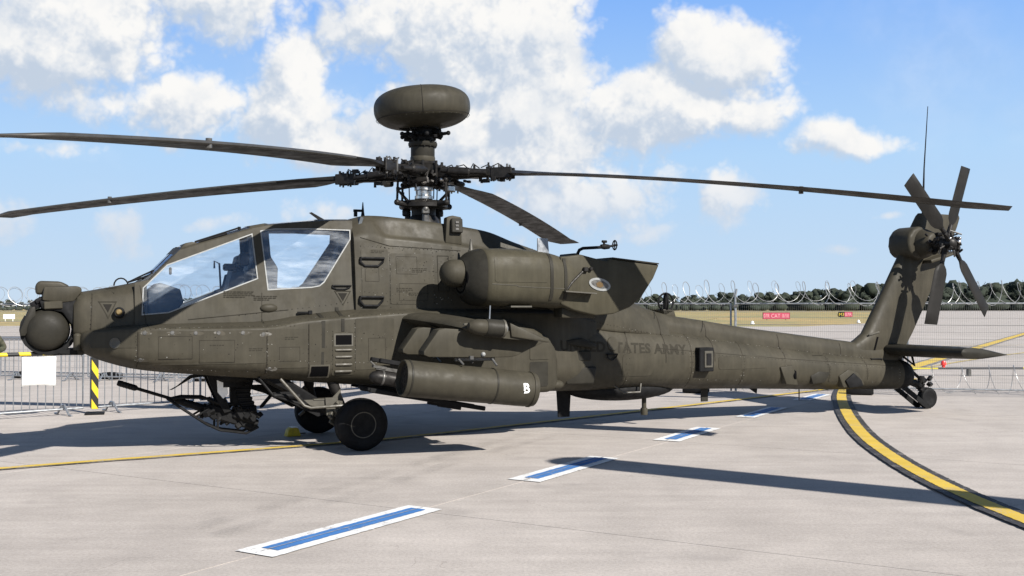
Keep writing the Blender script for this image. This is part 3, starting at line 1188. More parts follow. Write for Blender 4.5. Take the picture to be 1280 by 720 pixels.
add_skin(MB().add([(x, side_y(x, z), z) for x, z in skin_out], [tuple(range(len(skin_out)))]))
canopy = MB().box((2.35, 0, 2.80), (.20, .72, .05), rot=(0, R(15), 0), bev=.01).build('canopy_frame', 'olive_paint', heli)
for side in (1, -1):
    side_sheet([skin_out, win_front, win_rear], 0.0, 0.022, 'canopy_side', 'olive_paint', canopy, side)
    side_sheet([inset(skin_out, .02), inset(win_front, -.012), inset(win_rear, -.012)], -.026, 0.012, 'canopy_liner', 'cockpit_grey', canopy, side)
    for w_ in (win_front, win_rear):
        pane = side_sheet([inset(w_, -.004)], -.012, 0.0, 'window_pane', 'canopy_glass', heli, side, smooth=0)
        side_sheet([inset(w_, -.005), inset(w_, .009)], .004, 0.014, 'window_seal', 'sealant', pane, side)
top = [(3.63, 2.13), (3.34, 2.43), (3.27, 2.505), (2.42, 2.785), (2.20, 2.83), (1.55, 2.90), (1.15, 2.915)]


def roof_piece(i, name, mat, parent, thick, y0=0.0, y1=1.0, lift=0.0, t0=0.0, t1=1.0):
    (xa, za), (xb, zb) = top[i], top[i + 1]
    pa, pb = (xa + (xb - xa) * t0, za + (zb - za) * t0), (xa + (xb - xa) * t1, za + (zb - za) * t1)
    ya_, yb_ = side_y(*pa), side_y(*pb)
    m = MB()
    n = Vector((zb - za, 0, -(xb - xa))).normalized()
    n = n if n.z > 0 else -n
    k = 6
    V, F = [], []
    for (x, z), y in ((pa, ya_), (pb, yb_)):
        for j in range(k + 1):
            s = y0 + (y1 - y0) * j / k
            crown = 0.045 * (1 - s * s)
            V.append(Vector((x, y * s, z)) + n * (lift + crown))
    F = [(j, j + 1, k + 2 + j, k + 1 + j) for j in range(k)]
    if thick:
        o_ = len(V)
        V += [v - n * thick for v in V]
        F += [(f[3] + o_, f[2] + o_, f[1] + o_, f[0] + o_) for f in F]
        for j in range(k):
            F += [(j + 1, j, o_ + j, o_ + j + 1), (k + 1 + j, k + 2 + j, o_ + k + 2 + j, o_ + k + 1 + j)]
        F += [(0, k + 1, o_ + k + 1, o_), (k, o_ + k, o_ + 2 * k + 1, 2 * k + 1)]
    return m.add(V, F).build(name, mat, parent)


roof_piece(0, 'windscreen', 'canopy_glass', heli, 0, -1, 1, 0.0)
roof_piece(2, 'roof_pane', 'canopy_glass', heli, 0, -.9, .9, 0.0)
roof_piece(4, 'roof_pane', 'canopy_glass', heli, 0, -.9, .9, 0.0)
for i in (1, 3, 5):
    roof_piece(i, 'roof_frame', 'olive_paint', canopy, .03, -1, 1, .004)
for i in (0, 2, 4):
    for s0, s1 in ((.84, 1.004), (-1.004, -.84)):
        roof_piece(i, 'roof_rail', 'olive_paint', canopy, .03, s0, s1, .004)
MB().prism([(3.30, 2.50), (3.22, 2.60), (3.13, 2.62), (3.06, 2.60)], lambda a, b, t: (a, t, b - .02), -.05, .36, bev=.012).build('windscreen_hood', 'olive_panel', canopy)
MB().tube([(3.10, .33, 2.60), (2.62, .36, 2.77), (2.57, .36, 2.79)], .011).tube([(2.57, .36, 2.80), (2.57, .36, 2.76)], .02).tube([(3.05, .34, 2.60), (2.72, .36, 2.71)], .012).build('roof_grab_rail', 'matt_black', canopy)
wip = MB().tube([(3.85, .12, 2.10), (3.72, .16, 2.17), (3.56, .2, 2.25)], .010).tube([(3.86, .22, 2.10), (3.70, .28, 2.155), (3.58, .30, 2.2)], .012)
wip.tube([(3.98 + .08 * math.cos(a / 8 * math.pi) - .05, .15, 2.06 + .09 * math.sin(a / 8 * math.pi)) for a in range(9)], .009).build('windscreen_wiper', 'matt_black', heli)
MB().prism([(1.60, 3.04), (1.57, 3.05), (1.40, 2.96), (1.26, 2.90), (1.40, 2.90)], lambda a, b, t: (a, t, b), -.012, .012).build('wire_cutter', 'matt_black', heli)
# cockpit
ck = MB().box((2.45, 0, 1.60), (2.4, .86, .12)).build('cockpit_floor', 'cockpit_dark', heli)


def crew_seat(x, z):
    s = MB().box((x, 0, z + .28), (.12, .44, .62), rot=(0, R(-14), 0), bev=.03).box((x + .22, 0, z + .02), (.46, .42, .12), bev=.03).build('crew_seat', 'cockpit_grey', heli)
    MB().box((x - .10, 0, z + .66), (.10, .26, .20), rot=(0, R(-14), 0), bev=.03).build('headrest', 'cockpit_dark', s)
    for sd in (-1, 1):
        MB().prism([(x - .12, z + .12), (x - .14, z + .56), (x + .02, z + .52), (x + .10, z + .2)], lambda a, b, t: (a, sd * t, b), .22, .25, bev=.008).build('armour_wing', 'cockpit_grey', s)
    return s


crew_seat(2.62, 1.70)
crew_seat(1.30, 1.84)
MB().prism([(3.62, 1.62), (3.64, 1.98), (3.50, 2.10), (3.26, 2.02), (3.22, 1.86), (3.40, 1.62)], lambda a, b, t: (a, t, b), -.30, .30, bev=.02).build('instrument_panel', 'cockpit_grey', heli)
MB().prism([(2.86, 1.64), (2.84, 1.90), (2.74, 1.98), (2.50, 2.10), (2.38, 2.12), (2.38, 1.64)], lambda a, b, t: (a, t, b), .26, .42, bev=.015).build('side_console', 'cockpit_grey', heli)
MB().prism([(2.40, 1.66), (2.42, 2.26), (2.34, 2.46), (2.34, 2.76), (2.20, 2.77), (2.17, 2.44), (2.08, 2.30), (2.10, 1.66)], lambda a, b, t: (a, t, b), -.24, .34, bev=.02).build('instrument_panel', 'cockpit_dark', heli)
MB().prism([(3.60, 1.60), (3.62, 1.74), (2.40, 1.86), (2.40, 1.60)], lambda a, b, t: (a, -t, b), .34, .44).build('side_console', 'cockpit_dark', heli)
MB().prism([(2.2, 1.66), (2.2, 2.06), (1.3, 2.06), (1.3, 1.66)], lambda a, b, t: (a, -t, b), .34, .46).build('side_console', 'cockpit_dark', heli)
bsd = MB()
for y_ in (-.36, .36):
    bsd.tube([(2.42, y_ * 1.1, 2.05), (2.34, y_, 2.74)], .018)
bsd.tube([(2.34, -.36, 2.72), (2.34, .36, 2.72)], .018).build('blast_shield_frame', 'cockpit_dark', heli)
MB().box((3.38, .30, 2.24), (.03, .05, .09), bev=.01).build('mirror', 'matt_black', heli)
MB().tube([(2.78, .30, 2.0), (2.80, .30, 2.34), (2.86, .30, 2.37), (2.86, .30, 2.28)], .012).box((2.66, .22, 2.30), (.16, .10, .09), bev=.02).box((2.48, .2, 2.40), (.12, .12, .16), bev=.02).build('sight_bracket', 'cockpit_dark', heli)
MB().box((1.22, 0, 2.35), (.04, .92, 1.3), rot=(0, R(-18), 0)).build('rear_bulkhead', 'cockpit_grey', heli)

# ---- nose sensor turret: day/night sight drums below, pilot's night vision turret above
tur = empty('sensor_turret', (0, 0, 0))
tur.parent = heli
for sd in (1, -1):
    d = MB().lathe([(0, .0), (.10, .012), (.17, .035), (.215, .075), (.238, .13), (.243, .19), (.236, .25), (.20, .30), (.12, .32)], (4.745, .35 * sd, 1.535), (0, -sd, 0), 40)
    d.build('sight_drum', 'olive_dark', tur, smooth=50)
MB().lathe([(.0, -.05), (.255, -.05), (.262, -.03), (.262, .03), (.255, .05), (0, .05)], (4.745, 0, 1.535), (0, 1, 0), 40).build('drum_hub', 'matt_black', tur)
arm = []
for k in range(15):
    a = R(35 - 250 * k / 14)
    arm.append((4.725 + .31 * math.cos(a), 1.535 + .295 * math.sin(a)))
inn = [(4.725 + (x - 4.725) * .84, 1.535 + (z - 1.535) * .84) for x, z in arm][::-1]
MB().prism(arm + inn, lambda a, b, t: (a, t, b), -.16, .22).build('cradle_ring', 'matt_black', tur)
MB().prism([(4.93, 1.80), (4.87, 1.81), (4.86, 1.70), (4.97, 1.47), (5.02, 1.47), (5.03, 1.53)], lambda a, b, t: (a, t, b), -.30, .28, bev=.012).build('sight_cover', 'olive_dark', tur)
MB().prism([(4.93, 1.84), (4.80, 1.93), (4.74, 1.90), (4.80, 1.80), (4.88, 1.77)], lambda a, b, t: (a, t, b), -.14, .2, bev=.01).tube([(4.86, .2, 1.86), (4.80, .2, 1.90)], .03).build('sight_bracket', 'matt_black', tur)
MB().prism([(4.80, 1.78), (4.83, 1.88), (4.56, 1.86), (4.42, 1.90), (4.40, 1.52), (4.50, 1.62), (4.58, 1.74)], lambda a, b, t: (a, t, b), -.26, .26, bev=.02).build('turret_neck', 'matt_black', tur)
MB().box((4.68, .24, 1.825), (.20, .10, .09), rot=(0, R(3), 0), bev=.01).build('shoulder_block', 'olive_panel', tur)
pn = MB().prism([(4.80, 1.88), (4.78, 2.04), (4.42, 2.05), (4.375, 2.03), (4.37, 1.98), (4.45, 1.87), (4.60, 1.85)], lambda a, b, t: (a, t, b), -.27, .27, bev=.022).build('night_vision_housing', 'olive_paint', tur)
MB().prism([(4.86, 1.95), (4.87, 2.06), (4.83, 2.11), (4.60, 2.105), (4.50, 2.055), (4.50, 1.95)], lambda a, b, t: (a, t, b), -.19, .17, bev=.035, seg=3).build('night_vision_turret', 'olive_paint', pn)
MB().prism([(4.62, 1.26), (4.60, 1.30), (4.36, 1.32), (4.36, 1.27), (4.46, 1.25)], lambda a, b, t: (a, t, b), -.2, .24).tube([(4.90, .12, 1.27), (4.70, .12, 1.25), (4.34, .14, 1.245)], .012).build('turret_tray', 'matt_black', tur)
MB().tube([(4.42, .33, 1.30), (4.42, .33, 1.47)], .045, 14).ball((4.42, .33, 1.47), (.045, .045, .03), 14, 6).build('boresight_tube', 'olive_panel', tur)
MB().box((4.36, .0, 1.40), (.12, .62, .30), bev=.02).build('turret_mount', 'olive_dark', tur)
# nose formation light
lt = MB().lathe([(0.0, .06), (.052, .06), (.062, .05), (.064, .0), (.06, -.06)], (3.97, .43, 1.735), (.10, 1, .12), 20).build('formation_light', 'matt_black', heli)
MB().lathe([(0, .025), (.025, .02), (.036, 0)], (3.98, .49, 1.743), (.10, 1, .12), 16).build('lens', 'lens_amber', lt)

# ---- plates, hatches and marks on the left side
P_ = [
    ('access_panel', rounded_rect(3.775, 1.13, 2.345, 1.525, .02), 'olive_panel'), ('access_panel', rounded_rect(2.33, 1.065, 1.84, 1.535, .02), 'olive_panel'), ('access_panel', rounded_rect(4.29, 1.33, 3.80, 1.51, .02), 'olive_panel'),
    ('access_panel', rounded_rect(1.82, 1.08, 1.54, 1.60, .02), 'olive_panel'), ('access_panel', rounded_rect(1.235, 1.02, .72, 1.66, .02), 'olive_panel'), ('step_panel', rounded_rect(1.525, .96, 1.255, 1.49, .015), 'olive_panel'),
    ('access_panel', rounded_rect(1.08, 1.82, .72, 2.55, .03), 'olive_panel'), ('access_panel', rounded_rect(.70, 1.84, .10, 2.50, .03), 'olive_panel'),
    ('access_panel', rounded_rect(-2.83, .80, -3.38, 1.13, .06), 'olive_panel'), ('access_panel', rounded_rect(-4.62, .85, -5.6, 1.05, .05), 'olive_panel'),
]
for nm, poly, mt in P_:
    plate(poly, nm, mt, fus if poly[0][0] > -1 else boom_o)
for k, (x0, z0, x1, z1) in enumerate(((1.49, 1.335, 1.285, 1.455), (1.795, .955, 1.58, 1.075))):
    fr_ = plate(rounded_rect(x0 + .02, z0 - .02, x1 - .02, z1 + .02, .008), 'step_frame', 'olive_worn', fus, h=.010)
    plate(rounded_rect(x0, z0, x1, z1, .006), 'step_shade_plate', 'black', fus, h=.0125)  # flat black plate painted in for the dark inside the step opening
for z in (1.27, 1.185, 1.09, 1.005):
    hit = skin_hit(1.40, z)
    MB().tube([(1.49, hit[0].y + .006, z), (1.47, hit[0].y + .013, z), (1.31, hit[0].y + .013, z), (1.285, hit[0].y + .006, z)], .016, 8).build('step_rib', 'olive_worn', fus)
for x, z in ((3.72, 1.50), (3.42, 1.50), (3.16, 1.495), (2.90, 1.495), (2.62, 1.495), (2.38, 1.475), (3.76, 1.19), (2.30, 1.06)):
    hit = skin_hit(x, z)
    c = hit[0] + hit[1] * .006
    la = MB().lathe([(.0, .006), (.020, .006), (.026, 0), (.026, -.008)], c, hit[1], 14).build('quarter_turn_latch', 'grey_metal', fus)
    ja = random.uniform(0, 6.28)
    plate([(x - .02 + random.uniform(.045, .10) * math.cos(ja + q * .628), min(z + random.uniform(.018, .036) * math.sin(ja + q * .628), 1.53)) for q in range(10)], 'rubbed_patch', 'scuffed_paint', fus, h=.0065, step=.05)
# dark upright strips laid on the hull side
for poly in ([(1.665, 1.30), (1.625, 1.30), (1.62, 1.72), (1.665, 1.72)], [(1.675, 1.09), (1.64, 1.09), (1.635, 1.25), (1.67, 1.25)], [(1.415, 1.50), (1.375, 1.50), (1.375, 1.80), (1.415, 1.80)]):
    plate(poly, 'dark_strip', 'olive_dark', fus, h=.007, step=.05)
# long seams
for poly in ([(3.795, 1.10), (3.785, 1.10), (3.785, 1.56), (3.795, 1.56)], [(2.345, 1.0), (2.335, 1.0), (2.335, 1.56), (2.345, 1.56)], [(1.83, 1.0), (1.822, 1.0), (1.822, 1.64), (1.83, 1.64)],
             [(3.2, 1.655), (3.2, 1.648), (2.0, 1.765), (2.0, 1.772)], [(1.08, 2.70), (.70, 2.60), (-.3, 2.56), (-.3, 2.553), (.70, 2.593), (1.08, 2.693)]):
    plate(poly, 'panel_seam', 'seam_dark', fus, h=.006, step=.06)
# triangles: rescue and jacking marks
for pts_, inner in ((((4.20, 1.87), (3.99, 1.87), (4.09, 1.66)), .035), (((4.12, 2.02), (3.96, 2.045), (4.02, 1.955)), .0), (((1.42, 2.01), (1.20, 2.01), (1.31, 1.82)), .03)):
    pl = list(pts_)
    bm = fill_outline([pl, inset(pl, .012)])
    flat_to_skin(bm, .005)
    o = bm_to_obj(bm, 'warning_triangle', 'stencil_dark', fus, smooth=0)
    if inner:
        plate(inset(pl, inner), 'triangle_centre', 'stencil_grey', o, h=.005)


def grab_handle(x0, x1, z, drop, parent, r=.013, out=.03, curved=True):
    h0, h1 = skin_hit(x0, z), skin_hit(x1, z)
    y0_, y1_ = h0[0].y + out, h1[0].y + out
    pts = [(x0, h0[0].y, z), (x0, y0_, z), (x1, y1_, z), (x1 + .02, y1_, z - drop * .45), (x1 + .08, y1_, z - drop), (x0 - .05, y0_, z - drop), (x0 + .005, y0_, z - drop * .5), (x0, y0_, z)]
    return MB().tube(pts, r, 8).build('grab_handle', 'matt_black', parent)


grab_handle(1.09, .78, 2.43, .10, fus, r=.016)
grab_handle(1.11, .80, 1.93, .11, fus, r=.016)
grab_handle(1.44, 1.20, 2.075, .045, fus, r=.010, out=.02)
grab_handle(-2.55, -2.72, 1.13, .08, boom_o, r=.011)
grab_handle(-7.96, -8.20, .93, .075, boom_o, r=.012, out=.02)
# drain fairing and small door handle below the rear window
hit = skin_hit(2.2, 1.80)
MB().ball((2.24, side_y(2.24, 1.79), 1.79), (.11, .04, .055), 16, 8).build('air_scoop', 'olive_panel', fus)
MB().box((1.82, side_y(1.8, 1.74) + .03, 1.735), (.16, .02, .022)).box((1.74, side_y(1.75, 1.74) + .035, 1.735), (.05, .03, .05), bev=.006).build('door_handle', 'matt_black', fus)
hit = skin_hit(4.03, 1.385)
MB().lathe([(.050, .004), (.062, .007), (.066, .0)], hit[0] + hit[1] * .006, hit[1], 24).build('static_port_ring', 'olive_worn', fus)
# more seams: frames of the boom, hatches, cowl joints
def seam(pts, w=.007, parent=None, h=.004, step=.06):
    up_, dn_ = [], []
    P = [Vector(p) for p in pts]
    for i_, p in enumerate(P):
        d_ = (P[min(i_ + 1, len(P) - 1)] - P[max(i_ - 1, 0)]).normalized()
        n_ = Vector((-d_.y, d_.x)) * w / 2
        up_.append(tuple(p + n_))
        dn_.append(tuple(p - n_))
    return plate(up_ + dn_[::-1], 'panel_seam', 'seam_dark', parent, h=h, step=step)


def outline(x0, z0, x1, z1, parent, h=.004):
    x0, x1, z0, z1 = [v_ + random.uniform(-.02, .02) for v_ in (x0, x1, z0, z1)]
    for p in ([(x0, z0), (x1, z0)], [(x1, z0), (x1, z1)], [(x1, z1), (x0, z1)], [(x0, z1), (x0, z0)]):
        seam(p, .005, parent, h)


for x in (-2.92, -4.10, -5.10, -6.90, -7.75):
    zt_ = pchip([-8.6, -8.0, -6.0, -4.2, -2.9], [.86, .92, 1.13, 1.38, 1.46], x)
    seam([(x, zt_), (x - .01, .60)], .006, boom_o)
seam([(-3.45, 1.20), (-5.9, .99), (-8.5, .80)], .005, boom_o)
for x0, z0, x1, z1 in ((.62, 2.22, .34, 2.44), (1.02, 2.12, .84, 2.30), (.05, 2.02, -.12, 2.5), (.60, 1.90, .20, 2.10)):
    outline(x0, z0, x1, z1, fus, h=.0065)
for x0, z0, x1, z1 in ((3.55, 1.18, 3.20, 1.44), (3.10, 1.16, 2.72, 1.42), (2.20, 1.14, 1.95, 1.30), (1.05, 1.12, .84, 1.40)):
    outline(x0, z0, x1, z1, fus, h=.0065)
seam([(2.33, 1.60), (2.32, 1.98)], .006, fus)
seam([(3.66, 1.50), (3.74, 2.06)], .006, fus)
# rivets and screw heads
rv, rd = MB(), MB()


def rivet(x, z, r=.0065, dark=False):
    h_ = skin_hit(x, z)
    if h_ is None:
        return
    a_, u_, w_ = frame(h_[1])
    c_ = h_[0] + h_[1] * .005
    vs_ = [c_ + (u_ * math.cos(k * math.pi / 3) + w_ * math.sin(k * math.pi / 3)) * r for k in range(6)] + [c_ + h_[1] * .0045]
    (rd if dark else rv).add(vs_, [(k, (k + 1) % 6, 6) for k in range(6)])


rows = [(3.76, 1.545, 2.0, 1.575, 34), (2.33, 1.50, 2.33, 1.02, 11), (2.30, 1.16, .75, 1.09, 30), (1.08, 2.585, -.25, 2.545, 26), (1.10, 2.0, -.1, 1.92, 22), (.70, 2.56, .70, 1.80, 16), (1.95, 1.66, .6, 1.72, 24), (1.0, 1.46, .62, 1.36, 7),
        (3.81, 1.50, 3.81, 1.13, 12), (-3.0, 1.46, -8.3, .90, 90), (-5.98, 1.1, -5.98, .6, 10), (-8.5, .95, -8.5, .5, 10), (1.24, 1.6, 1.24, 1.0, 12), (4.27, 1.9, 4.28, 1.55, 8), (-2.3, 1.6, -3.4, 1.42, 20), (3.70, 1.09, 2.40, 1.02, 26),
        (.10, 2.52, .10, 1.86, 14), (1.06, 2.30, -.15, 2.26, 24), (-3.5, 1.16, -8.4, .77, 70), (-3.5, .74, -8.2, .54, 60), (2.6, 1.70, 1.25, 1.86, 20), (1.83, 1.58, 1.83, 1.06, 10), (1.53, 1.50, 1.53, .98, 10)]
rows += [(x - .025, 1.30 if x > -5 else 1.0, x - .03, .66, 9) for x in (-2.92, -4.10, -5.10, -6.90, -7.75)] + [(x + .025, 1.30 if x > -5 else 1.0, x + .02, .66, 9) for x in (-2.92, -4.10, -5.10, -6.90, -7.75)]
for x0, z0, x1, z1, n in rows:
    for k in range(n):
        t = k / (n - 1)
        rivet(x0 + (x1 - x0) * t + random.uniform(-.006, .006), z0 + (z1 - z0) * t + random.uniform(-.003, .003), random.choice((.0045, .005, .006)), random.random() < .72)
for k in range(70):
    rivet(random.uniform(-.2, 1.1), random.uniform(1.75, 2.6), random.choice((.004, .005, .007)), random.random() < .6)
for k in range(60):
    rivet(random.uniform(.7, 3.7), random.uniform(1.12, 1.5), random.choice((.004, .005, .007)), random.random() < .7)
tag(rv.build('rivet_heads', 'rivet_metal', fus, smooth=0), kind='stuff')
tag(rd.build('screw_heads', 'stencil_grey', fus, smooth=0), kind='stuff')
# small servicing stencils, too small to read
stl = MB()
for x, z, w_, rows_ in ((2.78, 1.985, .34, 4), (2.42, 1.93, .26, 3), (3.0, 1.345, .22, 1), (2.55, 1.30, .16, 2), (2.12, 1.43, .14, 2), (.62, 2.04, .2, 3), (.45, 1.98, .24, 2), (.95, 2.52, .16, 2), (.40, 2.30, .18, 3), (-6.62, 1.01, .30, 1)):
    for r_ in range(rows_):
        xx = x
        while xx > x - w_ * (1 if r_ < rows_ - 1 else .7):
            l_ = random.uniform(.015, .05)
            q_ = []
            for ax_, az_ in ((xx, 0), (xx - l_, 0), (xx - l_, .011), (xx, .011)):
                hit = skin_hit(ax_, z - r_ * .022 + az_)
                q_.append(hit[0] + hit[1] * .0075)
            stl.add(q_, [(0, 1, 2, 3)])
            xx -= l_ + .010
tag(stl.build('servicing_stencils', 'stencil_dark', fus, smooth=0, weld=False), kind='stuff')

# ---- lettering on the boom
skin_text('UNITED STATES ARMY', -1.72, 1.205, .20, 'stencil_dark', boom_o, spacing=1.04, slope=.047, length=2.30, bold=.006)
hit = skin_hit(-2.66, 1.28)
MB().lathe([(0, .010), (.095, .010), (.10, .004), (.10, -.01)], hit[0], hit[1], 28).build('round_cover', 'olive_panel', boom_o)

# ---- sponson behind the wing
sp_l = MB()
rings = []
for x, z0, z1, y1 in ((.30, .80, 1.60, .80), (.10, .74, 1.66, .90), (-.30, .70, 1.68, .98), (-.90, .66, 1.62, 1.00), (-1.25, .65, 1.52, .99), (-1.45, .65, 1.40, .97), (-1.56, .67, 1.27, .93), (-1.63, .72, 1.12, .85)):
    r = .09
    ring = []
    for cy, cz, a in ((y1 - r, z1 - r, 0), (.45, z1 - r, 90), (.45, z0 + r, 180), (y1 - r, z0 + r, 270)):
        for k in range(5):
            b = R(a + 90 * k / 4)
            ring.append((x, cy + r * math.cos(b), cz + r * math.sin(b)))
    rings.append(ring)
sp_l.loft(rings)
add_skin(sp_l)
so = sp_l.build('sponson', 'olive_paint', heli)
sp_l.mirrored().build('sponson', 'olive_paint', heli)
plate(rounded_rect(-1.14, 1.10, -1.44, 1.38, .02), 'access_panel', 'olive_panel', so, h=.008)
plate(rounded_rect(-1.14, .74, -1.42, 1.07, .02), 'vent_panel', 'olive_dark', so, h=.006)
MB().ball((-1.62, .78, .74), (.14, .09, .07), 18, 10).build('position_light_fairing', 'olive_panel', so)
# boxes on the fuselage side, painted darker to stand in for the exhaust's shade
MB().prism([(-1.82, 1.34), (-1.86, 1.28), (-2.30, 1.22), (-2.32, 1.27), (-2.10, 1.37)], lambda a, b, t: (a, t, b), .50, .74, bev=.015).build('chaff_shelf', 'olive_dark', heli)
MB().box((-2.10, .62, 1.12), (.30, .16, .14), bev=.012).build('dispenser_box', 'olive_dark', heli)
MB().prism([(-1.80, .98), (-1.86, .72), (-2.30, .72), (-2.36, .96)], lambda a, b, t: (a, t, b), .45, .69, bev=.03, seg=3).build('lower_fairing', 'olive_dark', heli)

# ---- engines
EOFF = Matrix.Translation((.05, .12, 0))
for sd in (1, -1):
    nac = section_loft([(-.15, 1.00, 2.18, .21, .24, 2.3), (-.20, 1.00, 2.18, .27, .30, 2.4), (-.28, 1.01, 2.18, .325, .345, 2.6), (-.37, 1.02, 2.185, .352, .363, 2.9), (-.385, 1.02, 2.185, .362, .371, 3.0), (-.75, 1.03, 2.19, .365, .375, 3.1), (-1.25, 1.03, 2.165, .36, .365, 3.1), (-1.55, 1.02, 2.12, .345, .34, 3.0), (-1.72, 1.01, 2.09, .32, .31, 2.8)], n=48, step=.08).moved(EOFF)
    if sd > 0:
        add_skin(nac)
    nm = (nac if sd > 0 else nac.mirrored()).build('engine_nacelle', 'olive_nacelle', heli, smooth=40)
    cowl = section_loft([(-.135, 1.00, 2.18, .20, .23, 2.3), (-.15, 1.00, 2.18, .215, .245, 2.3), (-.20, 1.00, 2.18, .275, .305, 2.4), (-.28, 1.01, 2.18, .330, .350, 2.6), (-.36, 1.02, 2.185, .358, .369, 2.9)], n=48, step=.03).moved(EOFF)
    (cowl if sd > 0 else cowl.mirrored()).build('intake_cowl', 'olive_dark', nm, smooth=40)

    def eb(mb, name, mat, parent=nm, smooth=35):
        mb = mb.moved(EOFF)
        return (mb if sd > 0 else mb.mirrored()).build(name, mat, parent, smooth=smooth)
    # dark intake throat, lip blackened to stand in for shadow, gearbox bulge ahead
    eb(MB().lathe([(.17, .0), (.19, .012), (.215, .0), (.23, -.03), (.18, -.03), (.17, -.02)], (-.14, 1.0, 2.18), (1, 0, 0), 40), 'intake_lip', 'black')
    eb(MB().lathe([(0, 0), (.19, 0)], (-.147, 1.0, 2.18), (1, 0, 0), 32), 'intake_throat', 'black')
    dome = MB().lathe([(0, .245), (.05, .238), (.10, .215), (.145, .172), (.172, .11), (.178, .04), (.172, -.05), (.15, -.12), (.145, -.30)], (-.10, 1.0, 2.235), (1, 0, 0), 36)
    eb(dome, 'gearbox_dome', 'olive_paint', smooth=50)
    ex = MB().prism([(-1.42, 2.46), (-1.72, 2.50), (-1.95, 2.45), (-2.14, 2.42), (-2.17, 2.455), (-2.95, 2.385), (-2.86, 2.20), (-2.66, 1.93), (-2.48, 1.80), (-2.22, 1.71), (-1.95, 1.69), (-1.62, 1.76), (-1.42, 1.84)], lambda a, b, t: (a, t, b), .66, 1.32, bev=.055, seg=3)
    exo = eb(ex, 'exhaust_duct', 'olive_nacelle', smooth=35)
    if sd > 0:
        add_skin(ex.moved(EOFF))
    eb(MB().prism([(-2.20, 2.452), (-2.20, 2.47), (-2.93, 2.405), (-2.93, 2.388)], lambda a, b, t: (a, t, b), .64, 1.34), 'exhaust_lip', 'olive_dark', exo)
    eb(MB().prism([(-1.50, 1.66), (-1.50, 1.80), (-1.62, 1.81), (-2.02, 1.70), (-2.02, 1.655)], lambda a, b, t: (a, t, b), .95, 1.2, bev=.03), 'cooling_duct', 'olive_paint')
    eb(MB().prism([(-.72, 1.80), (-.72, 1.82), (-1.02, 1.82), (-1.02, 1.80)], lambda a, b, t: (a, t, b), .9, 1.28), 'step_ledge', 'olive_worn')
    eb(MB().prism([(-1.42, 2.00), (-1.42, 2.016), (-1.88, 1.99), (-1.88, 1.975)], lambda a, b, t: (a, t, b), 1.2, 1.47), 'step_ledge', 'olive_worn')
    eb(MB().prism([(-1.90, 2.36), (-1.74, 2.52), (-1.68, 2.52), (-1.66, 2.44)], lambda a, b, t: (a, t, b), .8, 1.2, bev=.01), 'fairing_hump', 'olive_dark')
    # vortex shaped probe on the nacelle top
    eb(MB().tube([(-1.84, 1.02, 2.40), (-1.84, 1.02, 2.53), (-1.865, 1.02, 2.575), (-1.92, 1.02, 2.60), (-2.20, 1.02, 2.62)], .022, 10), 'probe_arm', 'matt_black')
    pr = MB().lathe([(.0, .07), (.03, .06), (.04, .0), (.03, -.07), (0, -.08)], (-2.26, 1.02, 2.63), (1, 0, 0), 14)
    for k in range(17):
        pass
    pr.tube([(-2.42, 1.02 + .055 * math.cos(R(k * 22.5)), 2.655 + .065 * math.sin(R(k * 22.5))) for k in range(17)], .009, 6, caps=False)
    pr.tube([(-2.33, 1.02, 2.635), (-2.46, 1.02, 2.66)], .016).tube([(-2.42, 1.02, 2.59), (-2.42, 1.02, 2.72)], .008).tube([(-2.25, 1.02, 2.63), (-2.25, 1.02, 2.70)], .016).tube([(-2.22, 1.02, 2.70), (-2.29, 1.02, 2.70)], .018)
    eb(pr, 'air_data_probe', 'matt_black')
    if sd > 0:
        for x0 in (-1.185, -1.395):
            band = [(x0, z) for z in (1.90, 2.49)] + [(x0 - .045, z) for z in (2.49, 1.90)]
            plate(band, 'clamp_band', 'olive_dark', nm, h=.008, step=.05)
        plate([(-.36, 2.10), (-.70, 2.085), (-.73, 2.07), (-1.45, 2.045), (-1.45, 2.037), (-.73, 2.062), (-.70, 2.077), (-.36, 2.092)], 'cowl_seam', 'olive_worn', nm, h=.005, step=.05)
        plate(rounded_rect(-.40, 2.12, -1.15, 2.44, .03), 'cowl_panel', 'olive_nacelle', nm, h=.005, step=.06)
        ov = [(-1.955 + .165 * math.cos(R(k * 18)), 2.105 + .085 * math.sin(R(k * 18)) - .05 * math.cos(R(k * 18)) * -.5) for k in range(20)]
        bm = fill_outline([ov, inset(ov, .03)])
        flat_to_skin(bm, .010)
        bm_to_obj(bm, 'placard_rim', 'sealant', exo, smooth=0)
        plate(inset(ov, .03), 'oval_placard', 'grey_metal', exo, h=.007, step=.05)
        plate([(x, z) for x, z in ((-1.90, 2.12), (-1.95, 2.145), (-2.00, 2.12), (-2.01, 2.08), (-1.96, 2.06), (-1.91, 2.08))], 'placard_emblem', 'copper_band', exo, h=.0095, step=.05)
        MB().box((-1.78, 1.34, 2.30), (.07, .06, .06), bev=.01).tube([(-1.74, 1.33, 2.27), (-1.56, 1.36, 2.12), (-1.50, 1.36, 2.04)], .018).box((-1.86, 1.35, 2.31), (.05, .04, .05), bev=.012).moved(EOFF).build('cowl_latch', 'dark_metal', nm)
    eb(MB().prism([(-1.25, 2.54), (-1.25, 2.72), (-1.40, 2.72), (-1.42, 2.52)], lambda a, b, t: (a, t, b), .97, .99), 'blade_antenna', 'galvanised')
    eb(MB().prism([(-.78, 2.60), (-.78, 2.66), (-1.12, 2.57), (-1.15, 2.53)], lambda a, b, t: (a, t, b), .80, .83), 'deck_strake', 'olive_worn')
    eb(MB().lathe([(.012, 0), (.03, -.14), (.04, -.16)], (-.40, .72, 2.70), (0, 0, 1), 10), 'drain_mast', 'olive_worn')

